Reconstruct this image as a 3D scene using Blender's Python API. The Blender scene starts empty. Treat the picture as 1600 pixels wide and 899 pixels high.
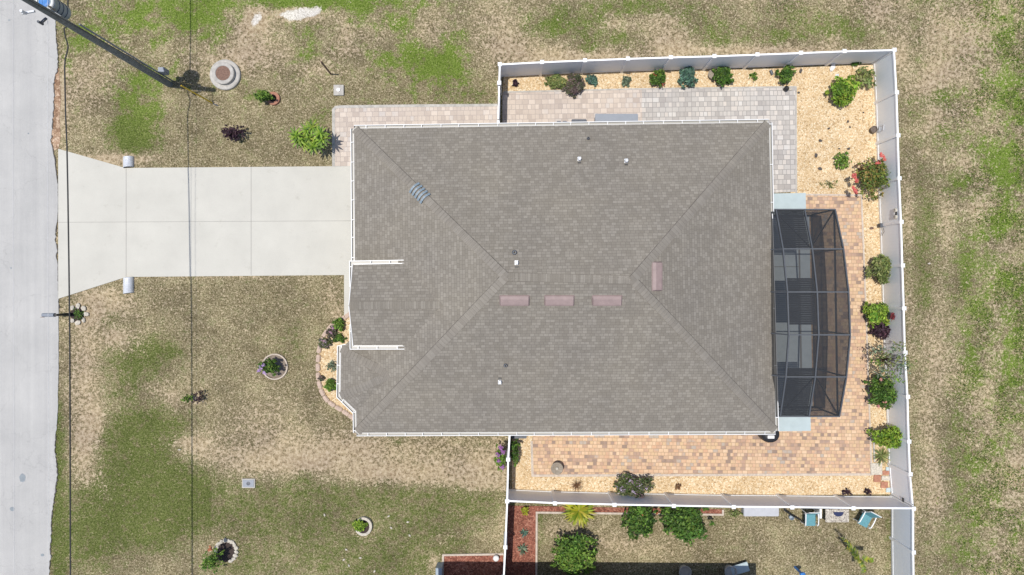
import bpy, bmesh, math, random
import numpy as np
from mathutils import Vector, Matrix

random.seed(7); RNG = np.random.default_rng(7)
# ------------------------------------------------------------------ camera, sky, sun, exposure
H = 32.5; F = 1600 * 24 / 36.0; CX, CY = 800.0, 449.5      # camera height above the lot, focal length in photo pixels
scene = bpy.context.scene
cam_d = bpy.data.cameras.new("camera"); cam = bpy.data.objects.new("camera", cam_d)
scene.collection.objects.link(cam); scene.camera = cam
cam.location = (0, 0, H); cam.rotation_euler = (0, 0, 0)
cam_d.lens = 24; cam_d.sensor_width = 36; cam_d.clip_end = 3000; cam_d.clip_start = 0.1
TX, TY = 0.19, -0.025                                      # shadow thrown per metre of height
world = bpy.data.worlds.new("World"); scene.world = world; world.use_nodes = True
wn = world.node_tree; bg = wn.nodes["Background"]
sky = wn.nodes.new("ShaderNodeTexSky"); sky.sky_type = 'NISHITA'; sky.sun_disc = False
sky.air_density = .8; sky.sun_elevation = math.atan(1 / math.hypot(TX, TY)); sky.sun_rotation = math.atan2(-TX, -TY)
wn.links.new(sky.outputs[0], bg.inputs[0]); bg.inputs[1].default_value = 0.135
sun_d = bpy.data.lights.new("sun", 'SUN'); sun_d.energy = 4.0; sun_d.angle = math.radians(0.5); sun_d.color = (1, .955, .885)
sun = bpy.data.objects.new("sun", sun_d); scene.collection.objects.link(sun)
sun.rotation_euler = Vector((TX, TY, -1)).to_track_quat('-Z', 'Y').to_euler(); sun.location = (-5, 0, 40)
vs = scene.view_settings; vs.view_transform = 'Standard'; vs.look = 'None'; vs.exposure = 0; vs.gamma = 1

# ------------------------------------------------------------------ helpers
def P(px, py, z=0.0):                                       # photo pixel -> point at height z
    k = (H - z) / F
    return Vector(((px - CX) * k, (CY - py) * k, z))
def G(px, py): p = P(px, py); return (p.x, p.y)
PX = H / F                                                  # metres per pixel on the ground

def tag(o, label=None, cat=None, group=None, kind=None):
    if label: o["label"] = label
    if cat: o["category"] = cat
    if group: o["group"] = group
    if kind: o["kind"] = kind
    return o
def thing(name, label, cat, loc, group=None, rz=0):
    o = bpy.data.objects.new(name, None); scene.collection.objects.link(o)
    o.empty_display_size = .2; o.location = loc; o.rotation_euler = (0, 0, rz)
    return tag(o, label, cat, group)

class MB:
    def __init__(s): s.v = []; s.f = []; s.c = []; s.uv = []
    def add(s, vs_, fs, col=None, uvs=None):
        b = len(s.v); s.v += [tuple(v) for v in vs_]
        for i, f in enumerate(fs):
            s.f.append(tuple(b + k for k in f)); s.c.append(col or (1, 1, 1))
            s.uv.append(uvs[i] if uvs else None)
    def box(s, c, d, rz=0, col=None, m=None):
        x, y, z = d[0] / 2, d[1] / 2, d[2] / 2
        R = m or Matrix.Rotation(rz, 3, 'Z')
        vs_ = [Vector(c) + R @ Vector(p) for p in ((-x,-y,-z),(x,-y,-z),(x,y,-z),(-x,y,-z),(-x,-y,z),(x,-y,z),(x,y,z),(-x,y,z))]
        s.add(vs_, [(3,2,1,0),(4,5,6,7),(0,1,5,4),(1,2,6,5),(2,3,7,6),(3,0,4,7)], col); return s
    def beam(s, a, b, w, h, col=None):                      # box from a to b, w sideways, h upwards
        a = Vector(a); b = Vector(b); d = b - a; L = d.length; d.normalize()
        up = Vector((0, 0, 1))
        if abs(d.z) > .999: up = Vector((0, 1, 0))
        sx = d.cross(up).normalized(); uz = sx.cross(d).normalized()
        m = Matrix((d, sx, uz)).transposed()
        return s.box((a + b) / 2, (L, w, h), m=m, col=col)
    def cyl(s, a, b, r0, r1=None, n=12, caps=True, col=None):
        r1 = r0 if r1 is None else r1
        a = Vector(a); b = Vector(b); d = (b - a).normalized()
        t = Vector((1, 0, 0)) if abs(d.x) < .8 else Vector((0, 1, 0))
        u = d.cross(t).normalized(); w = d.cross(u)
        vs_ = []
        for p, r in ((a, r0), (b, r1)):
            for i in range(n):
                g = 2 * math.pi * i / n; vs_.append(p + u * (r * math.cos(g)) + w * (r * math.sin(g)))
        fs = [(i, (i + 1) % n, n + (i + 1) % n, n + i) for i in range(n)]
        if caps: fs += [tuple(range(n - 1, -1, -1)), tuple(range(n, 2 * n))]
        s.add(vs_, fs, col); return s
    def tube(s, pts, r, n=6, col=None):
        for a, b in zip(pts[:-1], pts[1:]): s.cyl(a, b, r, r, n, True, col)
        return s
    def lathe(s, c, prof, n=20, col=None):                  # prof: (r, z) list
        c = Vector(c); vs_ = []
        for r, z in prof:
            for i in range(n):
                g = 2 * math.pi * i / n; vs_.append(c + Vector((r * math.cos(g), r * math.sin(g), z)))
        fs = []
        for k in range(len(prof) - 1):
            for i in range(n):
                j = (i + 1) % n; fs.append((k*n+i, k*n+j, (k+1)*n+j, (k+1)*n+i))
        s.add(vs_, fs, col); return s
    def prism(s, poly, z0, z1, col=None):
        n = len(poly)
        ar = sum(poly[i][0]*poly[(i+1)%n][1]-poly[(i+1)%n][0]*poly[i][1] for i in range(n))
        if ar < 0: poly = poly[::-1]
        vs_ = [(p[0], p[1], z0) for p in poly] + [(p[0], p[1], z1) for p in poly]
        fs = [tuple(range(n, 2*n)), tuple(range(n-1, -1, -1))] + [(i, (i+1)%n, n+(i+1)%n, n+i) for i in range(n)]
        s.add(vs_, fs, col); return s
    def rock(s, c, d, col=None, jit=.16):
        bm = bmesh.new(); bmesh.ops.create_icosphere(bm, subdivisions=1, radius=.5)
        rz = Matrix.Rotation(random.uniform(0, 6.28), 3, 'Z')
        vs_ = []
        for v in bm.verts:
            q = v.co * (1 + random.uniform(-jit, jit)); q = Vector((q.x*d[0], q.y*d[1], q.z*d[2]))
            vs_.append(Vector(c) + rz @ q)
        bm.verts.index_update()
        fs = [tuple(v.index for v in f.verts) for f in bm.faces]; bm.free(); s.add(vs_, fs, col); return s
    def build(s, name, mat, parent=None, smooth=False, bevel=0, local=False):
        me = bpy.data.meshes.new(name)
        off = Vector((0, 0, 0))
        if parent is not None and not local:
            q = parent
            while q is not None: off = off + q.location; q = q.parent
        me.from_pydata([(v[0]-off.x, v[1]-off.y, v[2]-off.z) for v in s.v], [], s.f)
        if any(c != (1, 1, 1) for c in s.c):
            ca = me.color_attributes.new("Col", 'FLOAT_COLOR', 'CORNER')
            arr = np.ones((len(me.loops), 4), dtype=np.float32); k = 0
            for f, c in zip(s.f, s.c): arr[k:k+len(f), :3] = c; k += len(f)
            ca.data.foreach_set("color", arr.ravel())
        if any(u is not None for u in s.uv):
            ul = me.uv_layers.new(name="UVMap"); arr = np.zeros((len(me.loops), 2), dtype=np.float32); k = 0
            for f, u in zip(s.f, s.uv):
                if u is not None: arr[k:k+len(f)] = u
                k += len(f)
            ul.data.foreach_set("uv", arr.ravel())
        if bevel:
            bm = bmesh.new(); bm.from_mesh(me)
            bmesh.ops.bevel(bm, geom=bm.edges[:], offset=bevel, segments=2, affect='EDGES', clamp_overlap=True)
            bm.to_mesh(me); bm.free()
        if smooth: me.polygons.foreach_set("use_smooth", [True] * len(me.polygons))
        me.materials.append(mat); me.update()
        o = bpy.data.objects.new(name, me); scene.collection.objects.link(o)
        if parent is not None: o.parent = parent
        return o
def solo(mb, name, mat, label, cat, group=None, **k):       # a thing that is one mesh, origin at its base centre
    xs = [v[0] for v in mb.v]; ys = [v[1] for v in mb.v]; zs = [v[2] for v in mb.v]
    c = Vector(((min(xs)+max(xs))/2, (min(ys)+max(ys))/2, min(zs)))
    mb.v = [(v[0]-c.x, v[1]-c.y, v[2]-c.z) for v in mb.v]
    o = mb.build(name, mat, **k); o.location = c
    return tag(o, label, cat, group)
def struct(mb, name, mat, **k): return tag(mb.build(name, mat, **k), kind="structure")

# ------------------------------------------------------------------ materials
def newmat(name):
    m = bpy.data.materials.new(name); m.use_nodes = True
    return m, m.node_tree, m.node_tree.nodes["Principled BSDF"]
def N(nt, typ, **k):
    n = nt.nodes.new(typ)
    for a, b in k.items():
        if a.startswith("i_"): n.inputs[int(a[2:])].default_value = b
        else: setattr(n, a, b)
    return n
def ramp(nt, stops, interp='LINEAR'):
    r = nt.nodes.new("ShaderNodeValToRGB"); r.color_ramp.interpolation = interp
    e = r.color_ramp.elements
    while len(e) > 1: e.remove(e[-1])
    e[0].position = stops[0][0]; e[0].color = (*stops[0][1], 1)
    for p, c in stops[1:]:
        q = e.new(p); q.color = (*c, 1)
    return r
def mixc(nt, fac, a, b, mode='MIX'):
    m = nt.nodes.new("ShaderNodeMix"); m.data_type = 'RGBA'; m.blend_type = mode
    for s, v in ((m.inputs[0], fac), (m.inputs[6], a), (m.inputs[7], b)):
        if isinstance(v, (int, float)): s.default_value = v
        elif isinstance(v, tuple): s.default_value = (*v, 1)
        else: nt.links.new(v, s)
    return m.outputs[2]
def math_(nt, op, a, b=None, c=None, clamp=False):
    m = nt.nodes.new("ShaderNodeMath"); m.operation = op; m.use_clamp = clamp
    for s, v in zip(m.inputs, (a, b, c)):
        if v is None: continue
        if isinstance(v, (int, float)): s.default_value = v
        else: nt.links.new(v, s)
    return m.outputs[0]
def noise(nt, scale, detail=4, rough=.6, coord=None, dist=0):
    n = nt.nodes.new("ShaderNodeTexNoise"); n.inputs["Scale"].default_value = scale
    n.inputs["Detail"].default_value = detail; n.inputs["Roughness"].default_value = rough; n.inputs["Distortion"].default_value = dist
    if coord is None:
        g = nt.nodes.get("_geo") or nt.nodes.new("ShaderNodeNewGeometry"); g.name = "_geo"; coord = g.outputs["Position"]
    nt.links.new(coord, n.inputs["Vector"]); return n.outputs["Fac"]
def bump(nt, bs, h, strength=.4, dist=.01):
    b = nt.nodes.new("ShaderNodeBump"); b.inputs["Strength"].default_value = strength; b.inputs["Distance"].default_value = dist
    nt.links.new(h, b.inputs["Height"]); nt.links.new(b.outputs[0], bs.inputs["Normal"])
def simple(name, col, rough=.6, var=.12, scale=8, metal=0, bmp=0, spec=.5):
    m, nt, bs = newmat(name)
    f = noise(nt, scale)
    lo = tuple(c*(1-var) for c in col); hi = tuple(min(1, c*(1+var)) for c in col)
    r = ramp(nt, [(.3, lo), (.7, hi)]); nt.links.new(f, r.inputs[0]); nt.links.new(r.outputs[0], bs.inputs["Base Color"])
    bs.inputs["Roughness"].default_value = rough; bs.inputs["Metallic"].default_value = metal
    bs.inputs["Specular IOR Level"].default_value = spec
    if bmp: bump(nt, bs, noise(nt, scale*6), bmp, .01)
    return m
def brick(name, w, h, stops, mortar, msize, off=.5, squash=1, sqf=2, offf=2, uv=False, rot=0, rough=.85, patch=None, fine=.12, bm=.5, scale2=3):
    m, nt, bs = newmat(name)
    if uv: co = N(nt, "ShaderNodeTexCoord").outputs["UV"]
    else: co = N(nt, "ShaderNodeNewGeometry").outputs["Position"]
    mp = N(nt, "ShaderNodeMapping"); mp.inputs["Rotation"].default_value = (0, 0, rot); nt.links.new(co, mp.inputs[0])
    b = N(nt, "ShaderNodeTexBrick"); nt.links.new(mp.outputs[0], b.inputs["Vector"])
    b.offset = off; b.offset_frequency = offf; b.squash = squash; b.squash_frequency = sqf
    b.inputs["Color1"].default_value = (0, 0, 0, 1); b.inputs["Color2"].default_value = (1, 1, 1, 1); b.inputs["Mortar"].default_value = (.5, .5, .5, 1)
    b.inputs["Scale"].default_value = 1; b.inputs["Mortar Size"].default_value = msize; b.inputs["Mortar Smooth"].default_value = .2
    b.inputs["Brick Width"].default_value = w; b.inputs["Row Height"].default_value = h
    # patches of lighter and darker units
    big = noise(nt, scale2, 3, .6)
    v = math_(nt, 'ADD', b.outputs["Color"], math_(nt, 'MULTIPLY', math_(nt, 'SUBTRACT', big, .5), 1.0 if patch is None else patch), clamp=True)
    r = ramp(nt, stops); nt.links.new(v, r.inputs[0])
    c = mixc(nt, b.outputs["Fac"], r.outputs[0], mortar)
    fn = noise(nt, 45, 3, .7)
    rr = ramp(nt, [(.25, (1-fine,)*3), (.75, (1+fine,)*3)]); nt.links.new(fn, rr.inputs[0])
    c = mixc(nt, 1.0, c, rr.outputs[0], 'MULTIPLY')
    big2 = noise(nt, .35, 4, .6)
    rb = ramp(nt, [(.3, (.93, .93, .95)), (.7, (1.06, 1.05, 1.03))]); nt.links.new(big2, rb.inputs[0])
    c = mixc(nt, 1.0, c, rb.outputs[0], 'MULTIPLY')
    nt.links.new(c, bs.inputs["Base Color"]); bs.inputs["Roughness"].default_value = rough; bs.inputs["Specular IOR Level"].default_value = .25
    bump(nt, bs, math_(nt, 'ADD', math_(nt, 'MULTIPLY', b.outputs["Fac"], -1), math_(nt, 'MULTIPLY', fn, .3)), bm, .008)
    return m
def pebbles(name, scale, stops, gap, bmp=.9):
    m, nt, bs = newmat(name)
    g = N(nt, "ShaderNodeNewGeometry").outputs["Position"]
    wz = N(nt, "ShaderNodeTexNoise"); wz.inputs["Scale"].default_value = 9; nt.links.new(g, wz.inputs["Vector"])
    va = N(nt, "ShaderNodeVectorMath", operation='MULTIPLY_ADD'); nt.links.new(wz.outputs["Color"], va.inputs[0]); va.inputs[1].default_value = (.06,)*3; nt.links.new(g, va.inputs[2])
    vo = N(nt, "ShaderNodeTexVoronoi"); vo.inputs["Scale"].default_value = scale; nt.links.new(va.outputs[0], vo.inputs["Vector"]); vo.inputs["Randomness"].default_value = 1
    ve = N(nt, "ShaderNodeTexVoronoi", feature='DISTANCE_TO_EDGE'); ve.inputs["Scale"].default_value = scale; nt.links.new(va.outputs[0], ve.inputs["Vector"])
    sp = N(nt, "ShaderNodeSeparateColor"); nt.links.new(vo.outputs["Color"], sp.inputs[0])
    r = ramp(nt, stops, 'LINEAR'); nt.links.new(sp.outputs[0], r.inputs[0])
    e = N(nt, "ShaderNodeMapRange"); e.inputs[1].default_value = 0; e.inputs[2].default_value = .09; e.inputs[3].default_value = 1; e.inputs[4].default_value = 0; nt.links.new(ve.outputs[0], e.inputs[0])
    c = mixc(nt, math_(nt, 'MULTIPLY', e.outputs[0], .8), r.outputs[0], gap)
    rb = ramp(nt, [(.3, (.86, .84, .8)), (.7, (1.1, 1.1, 1.1))]); nt.links.new(noise(nt, 1.1, 5, .7), rb.inputs[0])
    c = mixc(nt, 1.0, c, rb.outputs[0], 'MULTIPLY')
    nt.links.new(c, bs.inputs["Base Color"]); bs.inputs["Roughness"].default_value = .85; bs.inputs["Specular IOR Level"].default_value = .2
    bump(nt, bs, math_(nt, 'MINIMUM', ve.outputs[0], .25), bmp, .06)
    return m
def leafmat(name, rough=.55, trans=.25):
    m, nt, bs = newmat(name)
    a = N(nt, "ShaderNodeAttribute"); a.attribute_name = "Col"
    nt.links.new(a.outputs["Color"], bs.inputs["Base Color"]); bs.inputs["Roughness"].default_value = rough; bs.inputs["Specular IOR Level"].default_value = .3
    t = N(nt, "ShaderNodeBsdfTranslucent"); nt.links.new(a.outputs["Color"], t.inputs[0])
    mx = N(nt, "ShaderNodeMixShader"); mx.inputs[0].default_value = trans
    nt.links.new(bs.outputs[0], mx.inputs[1]); nt.links.new(t.outputs[0], mx.inputs[2])
    nt.links.new(mx.outputs[0], nt.nodes["Material Output"].inputs[0]); return m

M = {}
M['leaf'] = leafmat("leaf"); M['blade'] = leafmat("grass_blade", .8, .3)
M['bark'] = simple("bark", (.16, .12, .08), .9, .3, 20)
M['white_trim'] = simple("white_trim", (.78, .78, .77), .45, .03, 3)
M['gutter'] = leafmat('gutter_paint', .4, 0)
M['vinyl'] = simple("white_vinyl", (.84, .85, .86), .45, .025, 2)
def vinyl_panel():
    m, nt, bs = newmat("vinyl_panel")
    g = N(nt, "ShaderNodeTexCoord").outputs["Object"]; sp = N(nt, "ShaderNodeSeparateXYZ"); nt.links.new(g, sp.inputs[0])
    f = math_(nt, 'FRACT', math_(nt, 'MULTIPLY', math_(nt, 'ADD', sp.outputs[0], sp.outputs[1]), 1/.152))
    gr = math_(nt, 'LESS_THAN', f, .05)
    nn = noise(nt, 1.2, 3); rb = ramp(nt, [(.3, (.80, .84, .88)), (.7, (.85, .88, .91))]); nt.links.new(nn, rb.inputs[0])
    c = mixc(nt, math_(nt, 'MULTIPLY', gr, .10), rb.outputs[0], (.35, .36, .38)); nt.links.new(c, bs.inputs["Base Color"])
    bs.inputs["Roughness"].default_value = .5; return m
M['vinyl_panel'] = vinyl_panel()
M['alu'] = simple("bronze_aluminium", (.05, .055, .062), .45, .1, 5)
M['alu_light'] = simple("grey_aluminium", (.075, .083, .095), .6, .1, 5)
M['metal_light'] = simple("galvanised_metal", (.62, .64, .67), .45, .12, 14, .15)
M['stucco'] = simple("stucco_wall", (.52, .47, .38), .9, .06, 4, bmp=.3)
M['glass'] = simple("window_glass", (.03, .04, .05), .08, .02, 2)
M['black'] = simple("black_plastic", (.02, .02, .022), .5, .2, 8)
M['dark'] = simple("dark_grey_plastic", (.07, .08, .10), .5, .2, 8)
M['grey_box'] = simple("grey_lid", (.235, .26, .30), .5, .05, 4)
M['pole'] = simple("treated_pole", (.17, .18, .17), .85, .3, 9, bmp=.4)
M['transformer'] = simple("transformer_paint", (.30, .36, .42), .4, .08, 6)
M['wire'] = simple("cable", (.035, .035, .035), .7, .1, 6)
M['metal_matte'] = simple('pale_grey_plastic', (.44,.45,.48), .6, .05, 4)
M['alu_wire'] = simple("bare_wire", (.6, .6, .6), .4, .1, 6)
M['yellow'] = simple("yellow_guard", (.62, .42, .03), .5, .1, 8)
M['terracotta'] = simple("terracotta", (.36, .17, .11), .85, .2, 10)
M['redvent'] = simple("faded_red_vent", (.275, .205, .195), .6, .10, 5)
M['bluevent'] = simple("blue_grey_vent", (.17, .23, .28), .5, .1, 6)
M['stone_pink'] = simple("pink_edging_stone", (.48, .37, .30), .9, .2, 12, bmp=.5)
M['stone_white'] = simple("pale_stone", (.50, .46, .39), .9, .3, 12, bmp=.5)
M['stone_dark'] = simple("dark_stone", (.09, .08, .075), .9, .3, 12, bmp=.5)
M['edging'] = simple("concrete_edging", (.50, .43, .36), .9, .2, 9, bmp=.3)
M['edging_grey'] = simple("grey_edging", (.43, .41, .375), .9, .22, 5, bmp=.3)
M['slab_blue'] = simple("pale_blue_slab", (.42, .50, .52), .8, .06, 3, bmp=.1)
M['slab_light'] = simple('lightened_blue_slab', (.62, .69, .71), .8, .06, 3, bmp=.1)  # paler copy of the blue slab, lightened to offset the screen's shade
M['teal'] = simple("teal_sling", (.10, .27, .31), .7, .15, 20)
M['navy'] = simple("navy_cloth", (.02, .03, .09), .8, .1, 20)
M['blue'] = simple("blue_plastic", (.05, .20, .52), .5, .1, 9)
M['bronze'] = simple("aged_bronze", (.26, .22, .17), .6, .25, 14)
M['red_flower'] = simple("red_petals", (.55, .08, .07), .6, .2, 20)
M['pot'] = simple("brown_pot", (.13, .10, .08), .7, .25, 14)
M['rust'] = simple("rusty_iron", (.19, .115, .085), .9, .3, 14, bmp=.4)
M['soil'] = simple("dark_soil", (.05, .035, .03), .95, .4, 25, bmp=.5)
M['soil_grey'] = simple("grey_soil", (.22, .18, .145), .95, .3, 18, bmp=.5)
M['mosaic'] = pebbles("pebble_mosaic", 22, [(0, (.25, .22, .2)), (.4, (.5, .46, .4)), (1, (.7, .66, .58))], (.12, .11, .1), .2)

M['shingle'] = brick("asphalt_shingle", .19, .128, [(0, (.203, .184, .154)), (.45, (.225, .205, .173)), (.75, (.246, .225, .191)), (1, (.270, .248, .212))], (.152, .137, .116), .007, uv=True, patch=.9, scale2=2.6, off=.37, offf=3, fine=.14, bm=.3)
M['shingle_cap'] = brick("ridge_cap_shingle", .30, .14, [(0, (.220, .200, .171)), (1, (.256, .235, .202))], (.11, .098, .085), .006, uv=True, off=0, patch=.3, fine=.14, bm=.3)
M['paver_orange'] = brick("orange_paver", .235, .165, [(0, (.29, .215, .17)), (.10, (.38, .27, .21)), (.22, (.50, .33, .23)), (.34, (.60, .435, .26)), (.48, (.53, .37, .25)), (.62, (.61, .42, .27)), (.78, (.65, .485, .33)), (.90, (.57, .36, .23)), (1, (.42, .36, .30))], (.36, .25, .165), .009, rot=math.radians(.6), patch=.8, scale2=.9, off=.4, squash=.7, sqf=3, fine=.12)
M['paver_dusk'] = brick("brown_paver", .235, .165, [(0, (.24, .17, .14)), (.3, (.36, .25, .19)), (.6, (.48, .33, .22)), (1, (.56, .40, .27))], (.20, .15, .11), .011, rot=math.radians(90.6), patch=.5, scale2=1.1, off=.5, fine=.12)
M['paver_pale'] = brick("pale_pink_paver", .31, .235, [(0, (.44, .375, .325)), (.3, (.505, .435, .375)), (.6, (.555, .48, .41)), (.85, (.60, .525, .455)), (1, (.52, .475, .435))], (.38, .33, .30), .010, rot=math.radians(-.9), patch=.4, off=.35, squash=.6, sqf=2, fine=.10)
M['paver_grey'] = brick("grey_paver", .31, .235, [(0, (.38, .355, .33)), (.3, (.45, .425, .395)), (.6, (.50, .475, .44)), (.85, (.56, .515, .465)), (1, (.58, .56, .525))], (.30, .285, .27), .013, rot=math.radians(-.9), patch=.4, off=.35, squash=.6, sqf=2, fine=.10)
M['gravel'] = pebbles("tan_river_rock", 18.5, [(0, (.34, .23, .12)), (.1, (.54, .385, .21)), (.4, (.67, .505, .30)), (.7, (.75, .60, .395)), (.9, (.80, .71, .53)), (1, (.60, .40, .21))], (.42, .30, .18), .5)
M['mulch'] = pebbles("red_mulch", 16, [(0, (.17, .065, .045)), (.5, (.33, .125, .085)), (1, (.46, .22, .155))], (.10, .04, .03), .8)
def concrete(name, col, joint=None):
    m, nt, bs = newmat(name)
    a = noise(nt, .6, 5, .6); b = noise(nt, 22, 4, .7)
    r = ramp(nt, [(.3, tuple(c*.93 for c in col)), (.7, tuple(c*1.04 for c in col))]); nt.links.new(a, r.inputs[0])
    r2 = ramp(nt, [(.25, (.95,)*3), (.75, (1.04,)*3)]); nt.links.new(b, r2.inputs[0])
    st = ramp(nt, [(.60, (1, 1, 1)), (.75, (.85, .84, .82))]); nt.links.new(noise(nt, 1.7, 6, .75), st.inputs[0])
    c = mixc(nt, 1, r.outputs[0], r2.outputs[0], 'MULTIPLY'); c = mixc(nt, 1, c, st.outputs[0], 'MULTIPLY')
    nt.links.new(c, bs.inputs["Base Color"]); bs.inputs["Roughness"].default_value = .85; bs.inputs["Specular IOR Level"].default_value = .2
    bump(nt, bs, b, .15, .004); return m
M['concrete'] = concrete("driveway_concrete", (.525, .512, .46))
M['joint'] = simple("joint_filler", (.30, .29, .27), .95, .1, 20)
def asphalt():
    m, nt, bs = newmat("worn_asphalt")
    a = noise(nt, .5, 6, .65); b = noise(nt, 60, 3, .8); g = nt.nodes["_geo"]
    r = ramp(nt, [(.3, (.395, .392, .38)), (.7, (.468, .462, .445))]); nt.links.new(a, r.inputs[0])
    r2 = ramp(nt, [(.3, (.78,)*3), (.5, (.985,)*3), (.7, (1.16,)*3)]); nt.links.new(b, r2.inputs[0])
    c = mixc(nt, 1, r.outputs[0], r2.outputs[0], 'MULTIPLY')
    # long seams along the road and a few cracks across it
    mp = N(nt, "ShaderNodeMapping"); mp.inputs["Scale"].default_value = (2.2, .06, 1); nt.links.new(g.outputs["Position"], mp.inputs[0])
    s = noise(nt, 1.0, 4, .6, mp.outputs[0]); rs = ramp(nt, [(.35, (.94, .94, .95)), (.6, (1.04, 1.04, 1.04))]); nt.links.new(s, rs.inputs[0])
    c = mixc(nt, 1, c, rs.outputs[0], 'MULTIPLY')
    vo = N(nt, "ShaderNodeTexVoronoi", feature='DISTANCE_TO_EDGE'); vo.inputs["Scale"].default_value = .38
    mw = N(nt, "ShaderNodeVectorMath", operation='MULTIPLY_ADD'); wz = N(nt, "ShaderNodeTexNoise"); wz.inputs["Scale"].default_value = 2.5; wz.inputs["Detail"].default_value = 6
    nt.links.new(g.outputs["Position"], wz.inputs[0]); nt.links.new(wz.outputs["Color"], mw.inputs[0]); mw.inputs[1].default_value = (.7,)*3; nt.links.new(g.outputs["Position"], mw.inputs[2])
    nt.links.new(mw.outputs[0], vo.inputs["Vector"])
    cr = ramp(nt, [(0, (.72,)*3), (.006, (1,)*3)]); nt.links.new(vo.outputs[0], cr.inputs[0])
    c = mixc(nt, .55, c, mixc(nt, 1, c, cr.outputs[0], 'MULTIPLY'))
    nt.links.new(c, bs.inputs["Base Color"]); bs.inputs["Roughness"].default_value = .9; bs.inputs["Specular IOR Level"].default_value = .15
    bump(nt, bs, b, .3, .006); return m
M['asphalt'] = asphalt()
M['tar'] = simple("tar_patch", (.24, .27, .29), .8, .15, 10)
def screen():
    m, nt, bs = newmat("insect_screen")
    bs.inputs["Base Color"].default_value = (.022, .025, .030, 1); bs.inputs["Roughness"].default_value = .8
    t = N(nt, "ShaderNodeBsdfTransparent"); mx = N(nt, "ShaderNodeMixShader"); mx.inputs[0].default_value = .60
    nt.links.new(t.outputs[0], mx.inputs[1]); nt.links.new(bs.outputs[0], mx.inputs[2]); nt.links.new(mx.outputs[0], nt.nodes["Material Output"].inputs[0]); return m
M['screen'] = screen()

# ------------------------------------------------------------------ ground cover map (patchiness of the lawn itself)
GREEN = [(215,165,38,55,.75),(190,40,60,45,.55),(300,25,50,30,.8),(210,215,35,22,.9),(130,60,18,30,.7),(345,65,30,20,.3),(470,5,70,14,.7),(90+12,90,10,40,.6),
 (500,3,170,9,.6),(330,15,40,18,.4),(240,20,30,16,.4),(680,100,45,24,.5),(205,200,26,20,.4),(1000,8,200,14,.2),(688,98,38,20,1.1),(630,38,22,40,.55),(560,15,40,25,.5),(480,55,30,18,.5),(480,85,20,10,.6),(720,60,25,30,.4),(680,140,40,22,.35),(740,145,30,20,.3),(900,30,90,30,.35),(920,75,16,14,.7),(965,60,35,18,.5),(1085,35,60,25,.45),(1110,60,30,20,.4),(1000,10,60,14,.5),
 (1250,35,80,30,.5),(1330,50,60,25,.5),(860,40,70,24,.5),(1180,60,60,14,.4),(600,95,60,25,.35),(250,120,40,20,.3),(1440,170,20,20,.3),(1450,350,25,60,.3),(1440,450,20,50,.25),(1470,150,30,14,.6),(1560,60,30,60,.5),(1580,160,30,40,.55),(1565,250,22,28,1.0),(1575,280,18,30,.8),(1500,285,18,20,.7),(1530,235,20,25,.6),(1560,345,22,28,.95),(1530,400,30,40,.4),(1575,440,25,30,.5),
 (1520,560,14,40,.7),(1580,560,30,80,.4),(1575,620,20,40,.4),(1520,730,22,30,.8),(1560,690,20,20,.5),(1550,800,50,60,.45),(1500,850,30,40,.5),(1530,480,30,40,.35),(1470,215,30,25,.35),
 (205,565,50,28,.45),(225,560,45,40,.35),(175,500,20,18,.5),(245,535,25,15,.4),(270,550,20,10,.5),(190,610,25,20,.4),
 (215,675,55,38,1.0),(255,660,40,20,.6),(220,735,55,40,.9),(245,775,55,40,1.15),(210,815,50,30,.95),(150,800,45,60,.8),(130,850,50,40,.7),(300,770,50,40,.9),(250,830,40,30,.8),(93,700,8,60,.8),(90,800,9,110,1.2),(93,870,8,60,1.2),
 (350,800,60,40,.6),(420,800,60,40,.65),(480,780,70,22,.8),(500,840,70,45,.65),(560,780,60,18,.8),(640,785,90,18,.9),(720,780,70,18,.8),(640,830,60,40,.8),(700,850,30,30,.7),(740,790,35,30,.6),(600,880,60,30,.9),(520,880,60,24,.7),(380,880,50,30,.6),(670,870,20,30,.8),(475,745,14,10,.8),(602,752,12,8,.8),(622,690,12,6,.7),
 (990,830,100,25,-.2),(880,800,50,10,.3),(845,820,8,40,.5),(1388,840,5,60,.5),(1130,830,60,40,.1),(455,535,40,40,.2),(500,180,12,12,.5),(405,150,10,8,.5)]
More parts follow.
